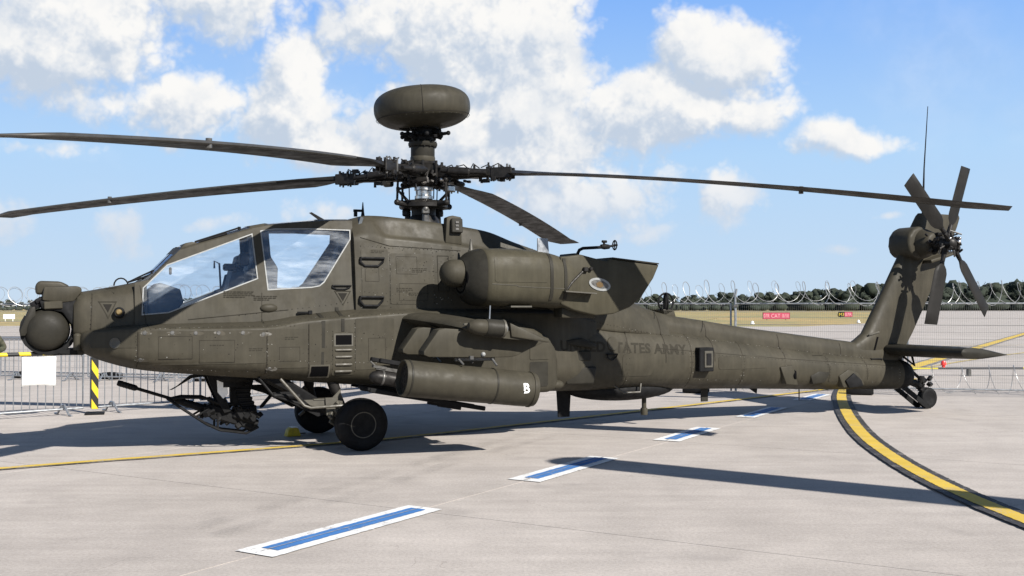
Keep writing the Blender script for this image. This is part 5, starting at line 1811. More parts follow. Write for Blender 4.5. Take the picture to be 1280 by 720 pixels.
# ---- main landing gear
for sd in (1, -1):
    def gb_(mb, name, mat, parent=heli, smooth=35):
        return (mb if sd > 0 else mb.mirrored()).build(name, mat, parent, smooth=smooth)
    rings = []
    for x, y, z, w_, h_ in ((2.32, .52, .98, .22, .22), (2.05, .56, .84, .22, .26), (1.70, .64, .62, .18, .22), (1.40, .74, .44, .14, .17), (1.20, .80, .35, .12, .13)):
        rings.append([(x + .5 * h_ * .5 * b, y + w_ / 2 * a, z + h_ / 2 * b) for a, b in ((1, .6), (.6, 1), (-.6, 1), (-1, .6), (-1, -.6), (-.6, -1), (.6, -1), (1, -.6))])
    leg = gb_(MB().loft(rings), 'landing_gear_leg', 'matt_black')
    gb_(MB().tube([(1.50, .60, 1.0), (1.42, .66, .74), (1.40, .67, .70), (1.30, .76, .42)], [.07, .07, .045, .045], 12), 'shock_strut', 'dark_metal', leg)
    gb_(MB().tube([(2.16, .84, .93), (1.88, .90, .60), (1.80, .90, .57), (1.40, .92, .585), (1.30, .92, .60)], .018, 8), 'hydraulic_line', 'olive_worn', leg)
    gb_(MB().prism([(1.86, .66), (1.52, .66), (1.40, .78), (1.37, .60), (1.52, .545), (1.78, .59)], lambda a, b, t: (a, t, b), .78, .80).prism([(1.60, .68), (1.58, .46), (1.46, .44), (1.44, .68)], lambda a, b, t: (a, t, b), .80, .83).box((1.62, .74, .66), (.24, .14, .015)), 'step_bracket', 'olive_worn', leg)
    gb_(MB().tube([(2.40, .70, .95), (2.22, .74, .72), (1.86, .78, .60)], .016, 8).tube([(2.22, .74, .72), (1.90, .74, .70)], .03, 6).prism([(2.24, .76), (1.96, .76), (1.58, .46), (1.66, .44)], lambda a, b, t: (a, t, b), .66, .70), 'torque_link', 'matt_black', leg)
    cl = MB()
    for j in range(16):
        cl.box((1.40 + rnd.uniform(-.16, .16), rnd.uniform(.76, .90), .48 + rnd.uniform(-.14, .12)), (rnd.uniform(.03, .10), rnd.uniform(.03, .07), rnd.uniform(.03, .09)), rot=(rnd.random(), rnd.random(), rnd.random()), bev=.006)
    tag(gb_(cl, 'brake_fittings', 'olive_worn', leg), kind='stuff')
    gb_(MB().cyl((1.20, .70, .355), (1.20, 1.10, .355), .045, 12), 'axle', 'dark_metal', leg)
    wh = MB().lathe([(r * .325, h * .26) for r, h in TYRE], (1.20, 1.02, .355), (0, 1, 0), 48)
    wo_ = gb_(wh, 'main_wheel', 'rubber', smooth=40)
    rim = MB().lathe([(.0, .085), (.035, .088), (.045, .075), (.055, .05), (.10, .045), (.128, .055), (.138, .10), (.150, .108), (.166, .105), (.172, .09)], (1.20, 1.02, .355), (0, 1, 0), 40)
    ro = gb_(rim, 'rim', 'olive_dark', wo_)
    gb_(MB().lathe([(.148, .109), (.158, .1125), (.165, .107)], (1.20, 1.02, .355), (0, 1, 0), 40), 'rim_ring', 'olive_worn', wo_)
    for j in range(8):
        a = R(45 * j + 10)
        gb_(MB().cyl((1.20 + .085 * math.cos(a), 1.05, .355 + .085 * math.sin(a)), (1.20 + .085 * math.cos(a), 1.085, .355 + .085 * math.sin(a)), .012, 8), 'wheel_nut', 'grey_metal', wo_)
    if sd < 0:
        gb_(MB().prism([(1.90, .64), (1.83, .66), (2.02, .44), (2.06, .43), (2.06, .46)], lambda a, b, t: (a, t, b), .80, .84), 'foot_step', 'matt_black', leg)

# ---- chain gun under the cockpit
gun = MB().lathe([(.26, .97), (.26, .90), (.20, .86), (.20, .80), (0, .80)], (2.62, 0, 0), (0, 0, 1), 28).build('gun_turret', 'matt_black', heli)
m0, m1 = Vector((3.95, 0, .885)), Vector((2.30, 0, .315))
gd = (m1 - m0).normalized()


def gp(t, up=0.0, y=0.0):
    n_ = Vector((gd.z, 0, -gd.x))
    n_ = n_ if n_.z > 0 else -n_
    return tuple(m0 + gd * t + n_ * up + Vector((0, y, 0)))


MB().tube([gp(0), gp(.02), gp(.22), gp(.24)], [.030, .036, .036, .026], 12).tube([gp(.24), gp(.75)], .021, 10).tube([gp(.72), gp(.80), gp(1.15)], [.03, .045, .05], 12).build('gun_barrel', 'matt_black', gun)
for k in range(5):
    MB().tube([gp(.045 + .035 * k), gp(.058 + .035 * k)], .0385, 12).build('muzzle_brake_ring', 'dark_metal', gun)
rot_g = (0, -math.atan2(-gd.z, -gd.x), 0)
rc = MB().box(gp(1.42), (.62, .17, .17), rot=rot_g, bev=.02).box(gp(1.58, .07), (.30, .24, .16), rot=rot_g, bev=.02).box(gp(1.25, .08), (.26, .12, .10), rot=rot_g, bev=.015).tube([gp(1.60), gp(1.78)], .06, 12)
rc.build('gun_receiver', 'matt_black', gun)
cl = MB()
for j in range(44):
    cl.box(gp(rnd.uniform(1.05, 1.75), rnd.uniform(-.11, .16), rnd.uniform(-.14, .14)), (rnd.uniform(.03, .11), rnd.uniform(.03, .08), rnd.uniform(.03, .08)), rot=(rnd.random(), rnd.random(), rnd.random()), bev=.006)
for j in range(6):
    cl.tube([gp(1.0 + .1 * j, .1, .1), gp(1.08 + .1 * j, .16, .13), gp(1.16 + .1 * j, .08, .12)], .009, 6)
tag(cl.build('gun_mechanism', 'matt_black', gun), kind='stuff')
for y in (-.13, .13):
    MB().tube([gp(.66, .0, y * .3), gp(.78, .06, y), gp(1.02, .13, y), gp(1.35, .10, y)], .017, 8).build('cradle_rail', 'matt_black', gun)
    MB().tube([gp(.62, -.01, y * .3), gp(.80, -.07, y), gp(1.15, -.17, y), gp(1.34, -.195, y), gp(1.66, -.14, y), gp(1.78, -.02, y)], .018, 8).build('guard_rail', 'matt_black', gun)
    MB().tube([gp(1.0, -.12, y), gp(1.12, .02, y)], .014, 8).tube([gp(1.3, -.18, y), gp(1.24, .0, y)], .014, 8).build('guard_strut', 'matt_black', gun)
    MB().prism([(2.80, .95), (2.92, .95), (2.78, .62), (2.70, .48), (2.62, .50)], lambda a, b, t: (a, t, b), y - .02, y + .02).build('gun_fork', 'matt_black', gun)
ch = MB()
for k in range(17):
    t = k / 16
    x = 2.46 + .05 * math.sin(t * 3) - .10 * t
    ch.box((x, 0, .96 - .46 * t), (.19 if k % 2 else .165, .17 if k % 2 else .14, .030), rot=(0, R(-8 + 14 * t), 0), bev=.006)
ch.build('ammunition_chute', 'matt_black', gun)
MB().prism([(2.62, .96), (2.30, .95), (2.36, .72), (2.40, .55), (2.60, .55)], lambda a, b, t: (a, t, b), -.05, .05, bev=.01).build('gun_yoke', 'matt_black', gun)
MB().prism([(2.80, .90), (2.68, .91), (2.66, .72), (2.72, .66), (2.79, .74)], lambda a, b, t: (a, t, b), .165, .170).build('remove_before_flight_tag', 'white_paint', gun)
MB().prism([(3.35, .775), (3.31, .78), (3.10, .955), (2.85, .985), (2.85, .945), (3.08, .915)], lambda a, b, t: (a, t, b), -.012, .012).build('blade_antenna', 'matt_black', heli)

# ---- belly and boom fittings
MB().ball((-3.15, 0, .58), (.92, .36, .175), 32, 16).build('belly_radome', 'matt_black', heli)
MB().prism([(-2.06, .66), (-2.30, .66), (-2.27, .20), (-2.09, .20)], lambda a, b, t: (a, t, b), -.014, .014).build('blade_antenna', 'matt_black', heli)
MB().box((-3.53, .05, .52), (.17, .12, .16), bev=.02).tube([(-3.53, .05, .46), (-3.53, .05, .18)], .035, 12).lathe([(.05, .10), (.055, .08), (.055, .0), (.045, -.005)], (-3.53, .05, .18), (0, 0, 1), 14).build('navigation_antenna', 'olive_panel', heli)
MB().prism([(-4.60, .60), (-4.74, .60), (-4.73, .33), (-4.61, .33)], lambda a, b, t: (a, t, b), -.012, .012).build('blade_antenna', 'olive_dark', heli)
MB().prism([(-5.45, .56), (-5.70, .56), (-5.68, .42)], lambda a, b, t: (a, t, b), -.012, .012).build('drain_fin', 'matt_black', heli)
MB().tube([(-6.55, 0, .50), (-6.55, 0, .28)], .010, 6).build('static_wick', 'matt_black', heli)
hit = skin_hit(-3.0, .78)
MB().tube([(-2.80, .40, .66), (-2.92, .46, .56), (-3.20, .46, .56), (-3.24, .42, .68)], .014, 8).build('boarding_step', 'olive_worn', boom_o)
hit = skin_hit(-4.32, 1.02)
cbx = MB().box((-4.32, hit[0].y + .02, 1.015), (.26, .16, .36), bev=.012).build('flare_dispenser', 'matt_black', boom_o)
MB().box((-4.345, hit[0].y + .105, 1.02), (.15, .02, .25), bev=.006).build('dispenser_frame', 'olive_worn', cbx)
MB().box((-4.345, hit[0].y + .118, 1.02), (.09, .012, .18), bev=.004).build('dispenser_cells', 'matt_black', cbx)
# radar warning blisters
bb = MB().prism([(-5.84, .86), (-6.10, .88), (-6.20, .56), (-5.96, .58)], lambda a, b, t: (a, t, b), .20, .40, bev=.02).build('warning_receiver', 'olive_paint', boom_o)
MB().lathe([(0, .03), (.07, .028), (.095, .0), (.095, -.05)], (-6.17, .34, .71), (-.8, .6, 0), 20).build('receiver_cap', 'black', bb)
MB().prism([(-6.50, .70), (-6.68, .77), (-6.92, .74), (-6.80, .58), (-6.55, .56)], lambda a, b, t: (a, t, b), .16, .34, bev=.02).build('boom_fairing', 'olive_dark', boom_o)
bb = MB().prism([(-7.10, .68), (-7.30, .78), (-7.52, .72), (-7.66, .52), (-7.20, .48)], lambda a, b, t: (a, t, b), .12, .33, bev=.02).build('warning_receiver', 'olive_paint', boom_o)
MB().prism([(-7.22, .60), (-7.40, .72), (-7.56, .60), (-7.60, .50), (-7.30, .48)], lambda a, b, t: (a, t, b), .30, .36, bev=.012).build('receiver_cap', 'matt_black', bb)
ra = MB().tube([(-3.96, 0, 1.62), (-3.96, 0, 2.00)], [.03, .024], 10).build('loop_antenna', 'matt_black', heli)
for dy in (0, 1):
    pts_ = [(-3.96 + .135 * math.cos(R(k * 15)) * (1 if dy else .35), .135 * math.cos(R(k * 15)) * (0 if dy else .94), 1.88 + .135 * math.sin(R(k * 15))) for k in range(25)]
    MB().tube(pts_, .016, 8, caps=False).build('antenna_ring', 'matt_black', ra)
MB().prism([(-3.60, 1.72), (-3.80, 1.66), (-3.86, 1.68), (-3.86, 1.77), (-4.06, 1.76), (-4.10, 1.62)], lambda a, b, t: (a, t, b), -.08, .08, bev=.015).build('antenna_base', 'olive_paint', heli)

# ------------------------------------------------------------------ things around the helicopter
# yellow wheel chock by the far wheel
chk = MB().prism([(-.15, 0), (.15, 0), (.10, .13), (.05, .15), (-.05, .15), (-.11, .12)], lambda a, b, t: (a, t, b), -.09, .09, bev=.012).build('wheel_chock', 'chock_yellow', None)
chk.location = (-3.02, 14.50, 0)
chk.rotation_euler = (0, 0, R(30))
chk.scale = (.68, .75, .8)
tag(chk, 'yellow wheel chock on the ground in front of the far main wheel', 'wheel chock')
MB().box((.02, 0, .153), (.12, .17, .012), bev=.003).build('pale_top', 'white_paint', chk)  # thin white plate on top of the chock
MB().tube([(0, .09, .08), (.05, .16, .03), (.2, .22, .012), (.35, .2, .012)], .010, 6).build('chock_rope', 'matt_black', chk)

# ---- crowd barriers
BAR_H = 1.02


def crowd_barrier(a, b, label, group):
    a, b = Vector((*a, 0)), Vector((*b, 0))
    d = b - a
    L = d.length
    o = empty('crowd_barrier', tuple(a), math.atan2(d.y, d.x))
    tag(o, label, 'barrier', group)
    r = .10
    pts = [(.02, 0, .10), (.02, 0, BAR_H - r)] + [(.02 + r - r * math.cos(R(t)), 0, BAR_H - r + r * math.sin(R(t))) for t in (22, 45, 68, 90)] + \
          [(L - .02 - r + r * math.sin(R(t)), 0, BAR_H - r + r * math.cos(R(t))) for t in (0, 22, 45, 68, 90)] + [(L - .02, 0, .10), (.02, 0, .10)]
    MB().tube(pts, .019, 8).build('barrier_frame', 'galvanised', o)
    n = int(round(L / .125))
    base = None
    for k in range(1, n):
        x = L * k / n
        if base is None:
            base = MB().cyl((0, 0, .10), (0, 0, BAR_H - .01), .0075, 6).build('barrier_bar', 'galvanised', o)
            base.location = (x, 0, 0)
        else:
            c = base.copy()
            col.objects.link(c)
            c.parent = o
            c.location = (x, 0, 0)
    for x in (L * .20, L * .84):
        MB().tube([(x, -.33, .012), (x, -.22, .02), (x, -.05, .17), (x, .05, .17), (x, .22, .02), (x, .33, .012)], .017, 8).tube([(x, 0, .10), (x, 0, .17)], .02, 6).build('barrier_foot', 'galvanised', o)
    return o


G1 = 'front row of crowd barriers'
b1 = crowd_barrier((-8.62, 16.00), (-7.12, 17.52), 'galvanised crowd barrier with taped top rail and white sheet, left of the nose', G1)
crowd_barrier((-7.05, 17.58), (-5.72, 18.98), 'galvanised crowd barrier standing behind the gun muzzle', G1)
crowd_barrier((-5.66, 19.06), (-4.16, 20.78), 'galvanised crowd barrier seen between gun and main wheels', G1)
crowd_barrier((-4.10, 20.85), (-2.50, 22.35), 'galvanised crowd barrier seen under the fuselage behind the main wheels', G1)
G2 = 'back row of crowd barriers'
lab2 = ['galvanised crowd barrier at the far left of the back row', 'second galvanised crowd barrier from the left in the back row', 'third galvanised crowd barrier from the left in the back row', 'rightmost galvanised crowd barrier of the back row']
for k in range(4):
    crowd_barrier((-12.6 + 2.32 * k, 25.9 - .42 * k), (-12.6 + 2.32 * k + 2.24, 25.9 - .42 * k - .40), lab2[k], G2)
ang1 = math.atan2(17.52 - 16.0, -7.12 + 8.62)
d1 = Vector((math.cos(ang1), math.sin(ang1), 0))
wrap = MB().cyl((.30, 0, 0), (1.85, 0, 0), .034, 10).build('hazard_tape', 'hazard_straight', None)
wrap.location = (-8.62, 16.0, BAR_H)
wrap.rotation_euler = (0, 0, ang1)
tag(wrap, 'yellow and black hazard tape wrapped along the barrier top rail', 'hazard tape')
sh_ = MB()
V, F = [], []
for i in range(9):
    for j in range(7):
        x, z = .54 * i / 8, -.47 * j / 6
        V.append((x, -.028 - .010 * math.sin(i * 1.1 + j * .6) * (j / 6), z + .02 * math.sin(i * .5) * j / 6))
F = [(i * 7 + j, i * 7 + j + 1, (i + 1) * 7 + j + 1, (i + 1) * 7 + j) for i in range(8) for j in range(6)]
sh_.add(V, F)
sheet_o = sh_.build('banner_sheet', 'white_paint', None)
so_m = sheet_o.modifiers.new('thickness', 'SOLIDIFY')
so_m.thickness = .003
sheet_o.location = tuple(Vector((-8.62, 16.0, .97)) + d1 * 1.12)
sheet_o.rotation_euler = (0, 0, ang1)
tag(sheet_o, 'plain white sheet hanging on the crowd barrier below the sensor turret', 'sheet')
hp = MB().box((0, 0, .56), (.105, .06, .98), bev=.006).build('hazard_post', 'hazard_diagonal', None)
hp.location = (-6.90, 17.42, .02)
hp.rotation_euler = (0, 0, R(20))
tag(hp, 'upright yellow and black striped board at the barrier joint under the nose', 'hazard board')
MB().box((0, .06, -.005), (.30, .34, .03), bev=.006).build('post_base', 'rubber', hp)

# ---- temporary fence with razor wire
F0, F1 = Vector((-12.5, 26.6, 0)), Vector((10.0, 20.7, 0))
fd = (F1 - F0).normalized()
fa = math.atan2(fd.y, fd.x)
s_join = (4.68 + 12.5) / fd.x
PW = 3.40
FH = 1.86


def fence_panel(s, label):
    p = F0 + fd * s
    o = empty('mesh_fence', tuple(p), fa)
    tag(o, label, 'fence', 'temporary fence panels')
    W = PW - .06
    for x in (.02, W - .02):
        MB().cyl((x, 0, .02), (x, 0, FH), .021, 10).build('fence_post', 'galvanised', o)
    for z in (.14, FH - .01):
        MB().cyl((.02, 0, z), (W - .02, 0, z), .017, 8).build('fence_rail', 'galvanised', o)
    m = MB()
    n = int(W / .04)
    for k in range(1, n):
        x = W * k / n
        m.tube([(x, .012, .14), (x, .012, FH - .02)], .0014, 4, caps=False)
    for k in range(1, 12):
        z = .14 + (FH - .16) * k / 12
        m.tube([(.02, .016, z), (W - .02, .016, z)], .0025 if k % 3 else .005, 4, caps=False)
    tag(m.build('wire_mesh', 'mesh_wire', o, smooth=0, weld=False), kind='stuff')
    return o


order = ['far left of the photo', None]
s = s_join - 6 * PW
names_f = ['temporary mesh fence panel behind the nose sensor turret', 'temporary mesh fence panel behind the forward fuselage and gun', 'temporary mesh fence panel behind the main wheels', 'temporary mesh fence panel behind the engine and rocket pod', 'temporary mesh fence panel behind the forward tail boom',
           'temporary mesh fence panel left of the steel fence post above the boom', 'temporary mesh fence panel right of the steel fence post above the boom', 'temporary mesh fence panel behind the tail wheel and stabilator', 'temporary mesh fence panel at the right edge of the photo']
s = s_join - 6 * PW
for k in range(9):
    fence_panel(s + k * PW, names_f[k])
for k in range(0, 10):
    if k in (1, 2, 3, 4):
        continue
    p = F0 + fd * (s + k * PW)
    o = MB().tube([(0, 0, .03), (0, 0, 2.0), (.03, 0, 2.16)], .022, 10).build('steel_post', 'galvanised', None)
    o.location = tuple(p - Vector((0, .06, 0)))
    MB().box((0, 0, FH - .06), (.10, .09, .05), bev=.008).box((0, 0, .9), (.10, .09, .05), bev=.008).build('fence_clamp', 'grey_metal', o)
    tag(o, {0: 'steel fence prop at the far left edge by the razor wire', 5: 'steel fence prop hidden low behind the exhaust and boom', 6: 'steel fence prop standing above the middle of the tail boom', 7: 'steel fence prop behind the tail fin', 8: 'steel fence prop right of the stabilator tip', 9: 'steel fence prop beyond the right edge'}[k], 'fence post', 'fence props')
for k, (x, y) in enumerate(((3.80, 21.75), (7.05, 21.35), (-12.2, 26.4), (-9.9, 26.0), (-7.4, 25.3))):
    o = MB().box((0, 0, .085), (.52, .26, .15), bev=.025, seg=2).box((0, 0, .165), (.20, .18, .02), bev=.006).build('rubber_block', 'rubber', None)
    o.location = (x, y, .0)
    o.rotation_euler = (0, 0, fa + R(8 * (k % 3 - 1)))
    tag(o, ('black rubber fence foot on the ground under the middle of the tail boom', 'black rubber fence foot on the ground just inside the curved yellow line', 'black rubber fence foot nearest the left edge', 'second black rubber fence foot from the left edge', 'black rubber fence foot behind the gun barrel')[k], 'fence foot', 'fence feet')


def coil(sa, sb, z, off, pitch, rad, name, label, seed, lean_a=.14, wire_r=.0066):
    rn = random.Random(seed)
    pts = []
    n = int((sb - sa) / pitch * 18)
    ph = 0
    for i in range(n + 1):
        t = i / 18
        ss = sa + t * pitch
        rr = rad * (1 + .10 * math.sin(t * 1.7 + seed) + .06 * math.sin(t * .63))
        a = 2 * math.pi * t
        lean = lean_a * math.cos(a + .25)
        q = F0 + fd * (ss + lean + .04 * math.sin(t * 2.1)) + Vector((-fd.y, fd.x, 0)) * (off + rr * math.cos(a))
        pts.append((q.x, q.y, z + rr * math.sin(a) * (1 + .05 * math.sin(t * .9)) + .03 * math.sin(t * .45)))
    m = MB().tube(pts, wire_r, 5)
    for i in range(0, n, 2):
        p = Vector(pts[i])
        d = Vector((rn.uniform(-1, 1), rn.uniform(-1, 1), rn.uniform(-1, 1))).normalized() * .024
        e = Vector((rn.uniform(-1, 1), rn.uniform(-1, 1), rn.uniform(-1, 1))).normalized() * .007
        m.add([p - d, p + d, p + e], [(0, 1, 2)])
    o = m.build(name, 'wire', None, smooth=60, weld=False)
    return tag(o, label, 'razor wire')


coil(-4.0, 34.0, FH + .20, 0.0, .48, .235, 'razor_wire_coil', 'bright razor wire coil running along the top of the fence', 1)
coil(-3.9, 34.0, FH + .22, .05, .52, .21, 'razor_wire_coil', 'thinner second razor wire coil tangled into the one on the fence top', 5, lean_a=.16, wire_r=.0042)
coil(17.5, 36.0, .30, .75, .52, .30, 'razor_wire_coil', 'razor wire coil lying on the ground behind the fence beside the tail wheel', 2)
# striped low barrier with a red lamp beyond the fence
pb_ = MB().box((0, 0, .20), (12.0, .06, .055), bev=.01)
pbo = pb_.build('hazard_bar', 'hazard_long', None)
pbo.location = (13.2, 27.2, 0)
tag(pbo, 'long low yellow and black bar on the apron beyond the fence at right', 'hazard bar')
for x in (-4.2, -1.4, 1.4, 4.2):
    MB().box((x, 0, .0), (.10, .12, .35), bev=.02).build('bar_foot', 'grey_metal', pbo)
lo_ = MB().lathe([(.05, 0), (.05, .06), (.085, .07), (.085, .14), (.06, .20), (0, .22)], (0, 0, 0), (0, 0, 1), 16).build('warning_lamp', 'lamp_red', None)
lo_.location = (11.15, 27.2, .225)
lo_.scale = (.8, .8, .8)
tag(lo_, 'small red warning lamp on the striped bar beyond the fence', 'lamp')

# ---- airfield signs and lights in the field
def field_sign(loc, rz, w, h, parts, label):
    o = MB().box((0, 0, .18 + h / 2), (w, .22, h), bev=.02).build('airfield_sign', 'matt_black', None)
    o.location = loc
    o.rotation_euler = (0, 0, rz)
    tag(o, label, 'sign', 'airfield signs')
    for x in (-w * .35, w * .35):
        MB().cyl((x, 0, 0), (x, 0, .2), .04, 8).build('sign_leg', 'grey_metal', o)
    x = -w / 2 + .03
    for frac, mt, txt, tm in parts:
        ww = (w - .06) * frac
        pnl = MB().box((x + ww / 2, -.118, .18 + h / 2), (ww - .02, .012, h - .06)).build('sign_face', mt, o)
        me = text_mesh(txt, h * .86)
        bm_ = bmesh.new()
        bm_.from_mesh(me)
        xs = [v.co.x for v in bm_.verts]
        k = min(1.0, (ww * .88) / (max(xs) - min(xs)))
        for v in bm_.verts:
            v.co = Vector((x + ww / 2 + (v.co.x - (min(xs) + max(xs)) / 2) * k, -.128, .18 + h * .20 + v.co.y))
        bm_to_obj(bm_, 'sign_lettering', tm, pnl, smooth=0)
        x += ww
    return o


field_sign((38.2, 152, -.06), 0, 3.9, .95, [(.26, 'sign_red', '07R', 'sign_pink'), (.74, 'sign_red', 'CAT II/III', 'sign_pink')], 'red airfield sign with white CAT II/III lettering in the field above the boom')
field_sign((59.6, 188, -.06), 0, 2.5, .9, [(.42, 'matt_black', 'M3', 'sign_yellow'), (.58, 'sign_red', '07R', 'sign_pink')], 'black and red airfield sign in the field left of the tail fin')
field_sign((64.6, 205, -.06), 0, 2.2, .5, [(1.0, 'sign_yellow', 'M', 'matt_black')], 'small yellow airfield sign behind the black and red one')
wsn = MB().box((0, 0, .65), (1.5, .1, .62), bev=.02).cyl((-.5, 0, 0), (-.5, 0, .4), .04, 8).cyl((.5, 0, 0), (.5, 0, .4), .04, 8).build('airfield_sign', 'white_paint', None)
wsn.location = (-66.0, 138, -.06)
tag(wsn, 'blank white airfield sign in the dry grass at the far left', 'sign', 'airfield signs')
for x, y, lb in ((25.6, 112, 'small white taxiway marker left of the red field sign'), (40.2, 122, 'small white taxiway marker right of the red field sign'), (-47.0, 104, 'small white taxiway marker left of the nose turret')):
    o = MB().lathe([(.22, 0), (.22, .12), (.16, .16), (.14, .30), (.08, .36), (0, .38)], (0, 0, 0), (0, 0, 1), 14).build('edge_light', 'white_paint', None)
    o.location = (x, y, -.02)
    MB().lathe([(.225, .0), (.225, .05)], (0, 0, 0), (0, 0, 1), 14).build('light_base', 'matt_black', o)
    tag(o, lb, 'edge light', 'taxiway edge lights')

# ---- far wood along the horizon
rt = random.Random(11)
wood = MB()
ico = bmesh.new()
bmesh.ops.create_icosphere(ico, subdivisions=2, radius=1.0)
IV = [v.co.copy() for v in ico.verts]
ico.verts.index_update()
IF = [[v.index for v in f.verts] for f in ico.faces]
ico.free()


def wood_height(az):
    return pchip([-.75, -.46, -.2, .13, .20, .27, .46, .8], [7, 6.0, 7.0, 8.6, 9.5, 12.5, 16.0, 15.0], az)


trees = []
for row in range(3):
    n = 175
    for k in range(n):
        az = -.72 + 1.5 * (k + rt.uniform(-.4, .4)) / n
        dist = 640 + row * 22 + rt.uniform(-8, 8)
        x, y = dist * math.tan(az) if abs(az) < 1.2 else 0, dist
        h = wood_height(az) * rt.uniform(.66, 1.18) * (1.0 + .06 * row)
        trees.append((x, y, h))
for x, y, h in trees:
    w = h * rt.uniform(.26, .42)
    wood.tube([(x, y, -.1), (x + rt.uniform(-.3, .3), y, h * .55)], [.28, .12], 5, caps=False)
    for j in range(5):
        c = Vector((x + rt.uniform(-.7, .7) * w, y + rt.uniform(-.6, .6) * w, h * rt.uniform(.28, .84)))
        s = w * rt.uniform(.42, .78)
        if j == 0:
            c, s = Vector((x, y, h * .80)), w * .55
        V = []
        for v in IV:
            q = 1 + rt.uniform(-.34, .30)
            V.append((c.x + v.x * s * q, c.y + v.y * s * q, max(c.z + v.z * s * q * .85, .2)))
        wood.add(V, IF)
    V = [(x + v.x * w * 1.25 * (1 + rt.uniform(-.25, .2)), y - 3 + v.y * w * .8, max(h * .20 + v.z * h * .24 * (1 + rt.uniform(-.3, .3)), .05)) for v in IV]
    wood.add(V, IF)
    for j in range(130):
        a, b = rt.uniform(0, 6.28), rt.uniform(-.2, 1)
        rr = w * rt.uniform(.55, 1.18)
        c = Vector((x + rr * math.cos(a) * math.cos(b), y + rr * math.sin(a) * math.cos(b), h * .56 + h * .44 * math.sin(b) * rt.uniform(.8, 1.1)))
        e1 = Vector((rt.uniform(-1, 1), rt.uniform(-1, 1), rt.uniform(-1, 1))).normalized() * rt.uniform(.3, .7)
        e2 = Vector((rt.uniform(-1, 1), rt.uniform(-1, 1), rt.uniform(-1, 1))).normalized() * rt.uniform(.3, .7)
        wood.add([c - e1, c + e1, c + e2], [(0, 1, 2)])
wo2 = wood.build('far_wood', 'far_foliage', None, smooth=70, weld=False)
tag(wo2, 'dark line of distant trees along the horizon beyond the dry field', 'wood', kind='stuff')

# ---- visitor standing at the left edge, one bent elbow reaching into the picture
def person(loc, rz, label):
    root = empty('person', loc, rz)
    tag(root, label, 'person')

    def skinned(name, mat, verts, edges, radii, rootv=0, parent=root, sub=2):
        me = bpy.data.meshes.new(name)
        me.from_pydata(verts, edges, [])
        me.materials.append(MATS[mat])
        o = bpy.data.objects.new(name, me)
        col.objects.link(o)
        o.parent = parent
        o.modifiers.new('skin', 'SKIN')
        for i_, r_ in enumerate(radii):
            me.skin_vertices[0].data[i_].radius = r_ if isinstance(r_, tuple) else (r_, r_)
            me.skin_vertices[0].data[i_].use_root = i_ == rootv
        s_ = o.modifiers.new('smooth', 'SUBSURF')
        s_.levels = s_.render_levels = sub
        for f_ in me.polygons:
            f_.use_smooth = True
        return o
    V = [(0, 0, .98), (0, 0, 1.15), (0, 0, 1.38), (0, 0, 1.50),                                   # 0-3 pelvis, waist, chest, neck base
         (.17, 0, 1.43), (.36, .06, 1.16), (.20, -.17, 1.10),                                     # 4-6 right arm in the picture: shoulder, elbow out, wrist
         (-.17, 0, 1.43), (-.27, .02, 1.15), (-.25, -.10, .92),                                   # 7-9
         (.10, 0, .90), (.11, .01, .50), (.12, .03, .10), (.12, -.12, .05),                       # 10-13
         (-.10, 0, .90), (-.11, .01, .50), (-.12, .03, .10), (-.12, -.12, .05)]
    E = [(0, 1), (1, 2), (2, 3), (2, 4), (4, 5), (5, 6), (2, 7), (7, 8), (8, 9), (0, 10), (10, 11), (11, 12), (12, 13), (0, 14), (14, 15), (15, 16), (16, 17)]
    rad = [(.17, .12), (.15, .11), (.18, .12), .07, .075, .055, .036, .075, .052, .036, .095, .065, .05, .045, .095, .065, .05, .045]
    body_o = skinned('body', 'camo_cloth', V, E, rad)
    HV = [(0, 0, 1.50), (0, -.01, 1.60), (0, -.015, 1.70), (0, -.005, 1.78)]
    head = skinned('head', 'skin', HV, [(0, 1), (1, 2), (2, 3)], [.055, (.075, .085), (.082, .10), (.06, .075)])
    MB().ball((0, .012, 1.745), (.088, .105, .085), 20, 12).build('hair', 'matt_black', head)
    MB().tube([(0, -.105, 1.69), (0, -.128, 1.655), (0, -.108, 1.648)], [.010, .016, .010], 8).build('nose', 'skin', head)
    for s_ in (-1, 1):
        MB().ball((s_ * .034, -.098, 1.695), (.012, .008, .007), 10, 6).build('eye', 'white_paint', head)
        MB().ball((s_ * .085, .0, 1.675), (.012, .025, .034), 10, 8).build('ear', 'skin', head)
    MB().ball((0, -.103, 1.615), (.026, .008, .006), 10, 6).build('mouth', 'sign_red', head)
    for w_, d_ in (((.20, -.17, 1.10), Vector((-.75, -.6, -.1))), ((-.25, -.10, .92), Vector((.1, -.35, -.9)))):
        d_ = d_.normalized()
        w_ = Vector(w_)
        sd_ = d_.cross(Vector((0, 0, 1))).normalized()
        HVs = [w_, w_ + d_ * .05, w_ + d_ * .095]
        HE = [(0, 1), (1, 2)]
        HR = [.026, (.032, .022), (.034, .018)]
        for q, (off, ln) in enumerate(((-.030, .068), (-.010, .080), (.010, .075), (.029, .058))):
            b0 = len(HVs)
            HVs += [w_ + d_ * (.10 + ln * .5) + sd_ * off, w_ + d_ * (.10 + ln) + sd_ * off * .9 + Vector((0, 0, -.012))]
            HE += [(2, b0), (b0, b0 + 1)]
            HR += [.0095, .008]
        b0 = len(HVs)
        HVs += [w_ + d_ * .065 + sd_ * .045, w_ + d_ * .105 + sd_ * .058]
        HE += [(1, b0), (b0, b0 + 1)]
        HR += [.012, .009]
        skinned('hand', 'skin', [tuple(p) for p in HVs], HE, HR, parent=body_o)
    return root


person((-7.90, 15.55, 0), R(25), 'visitor in brown camouflage clothing at the left edge, only an elbow showing')

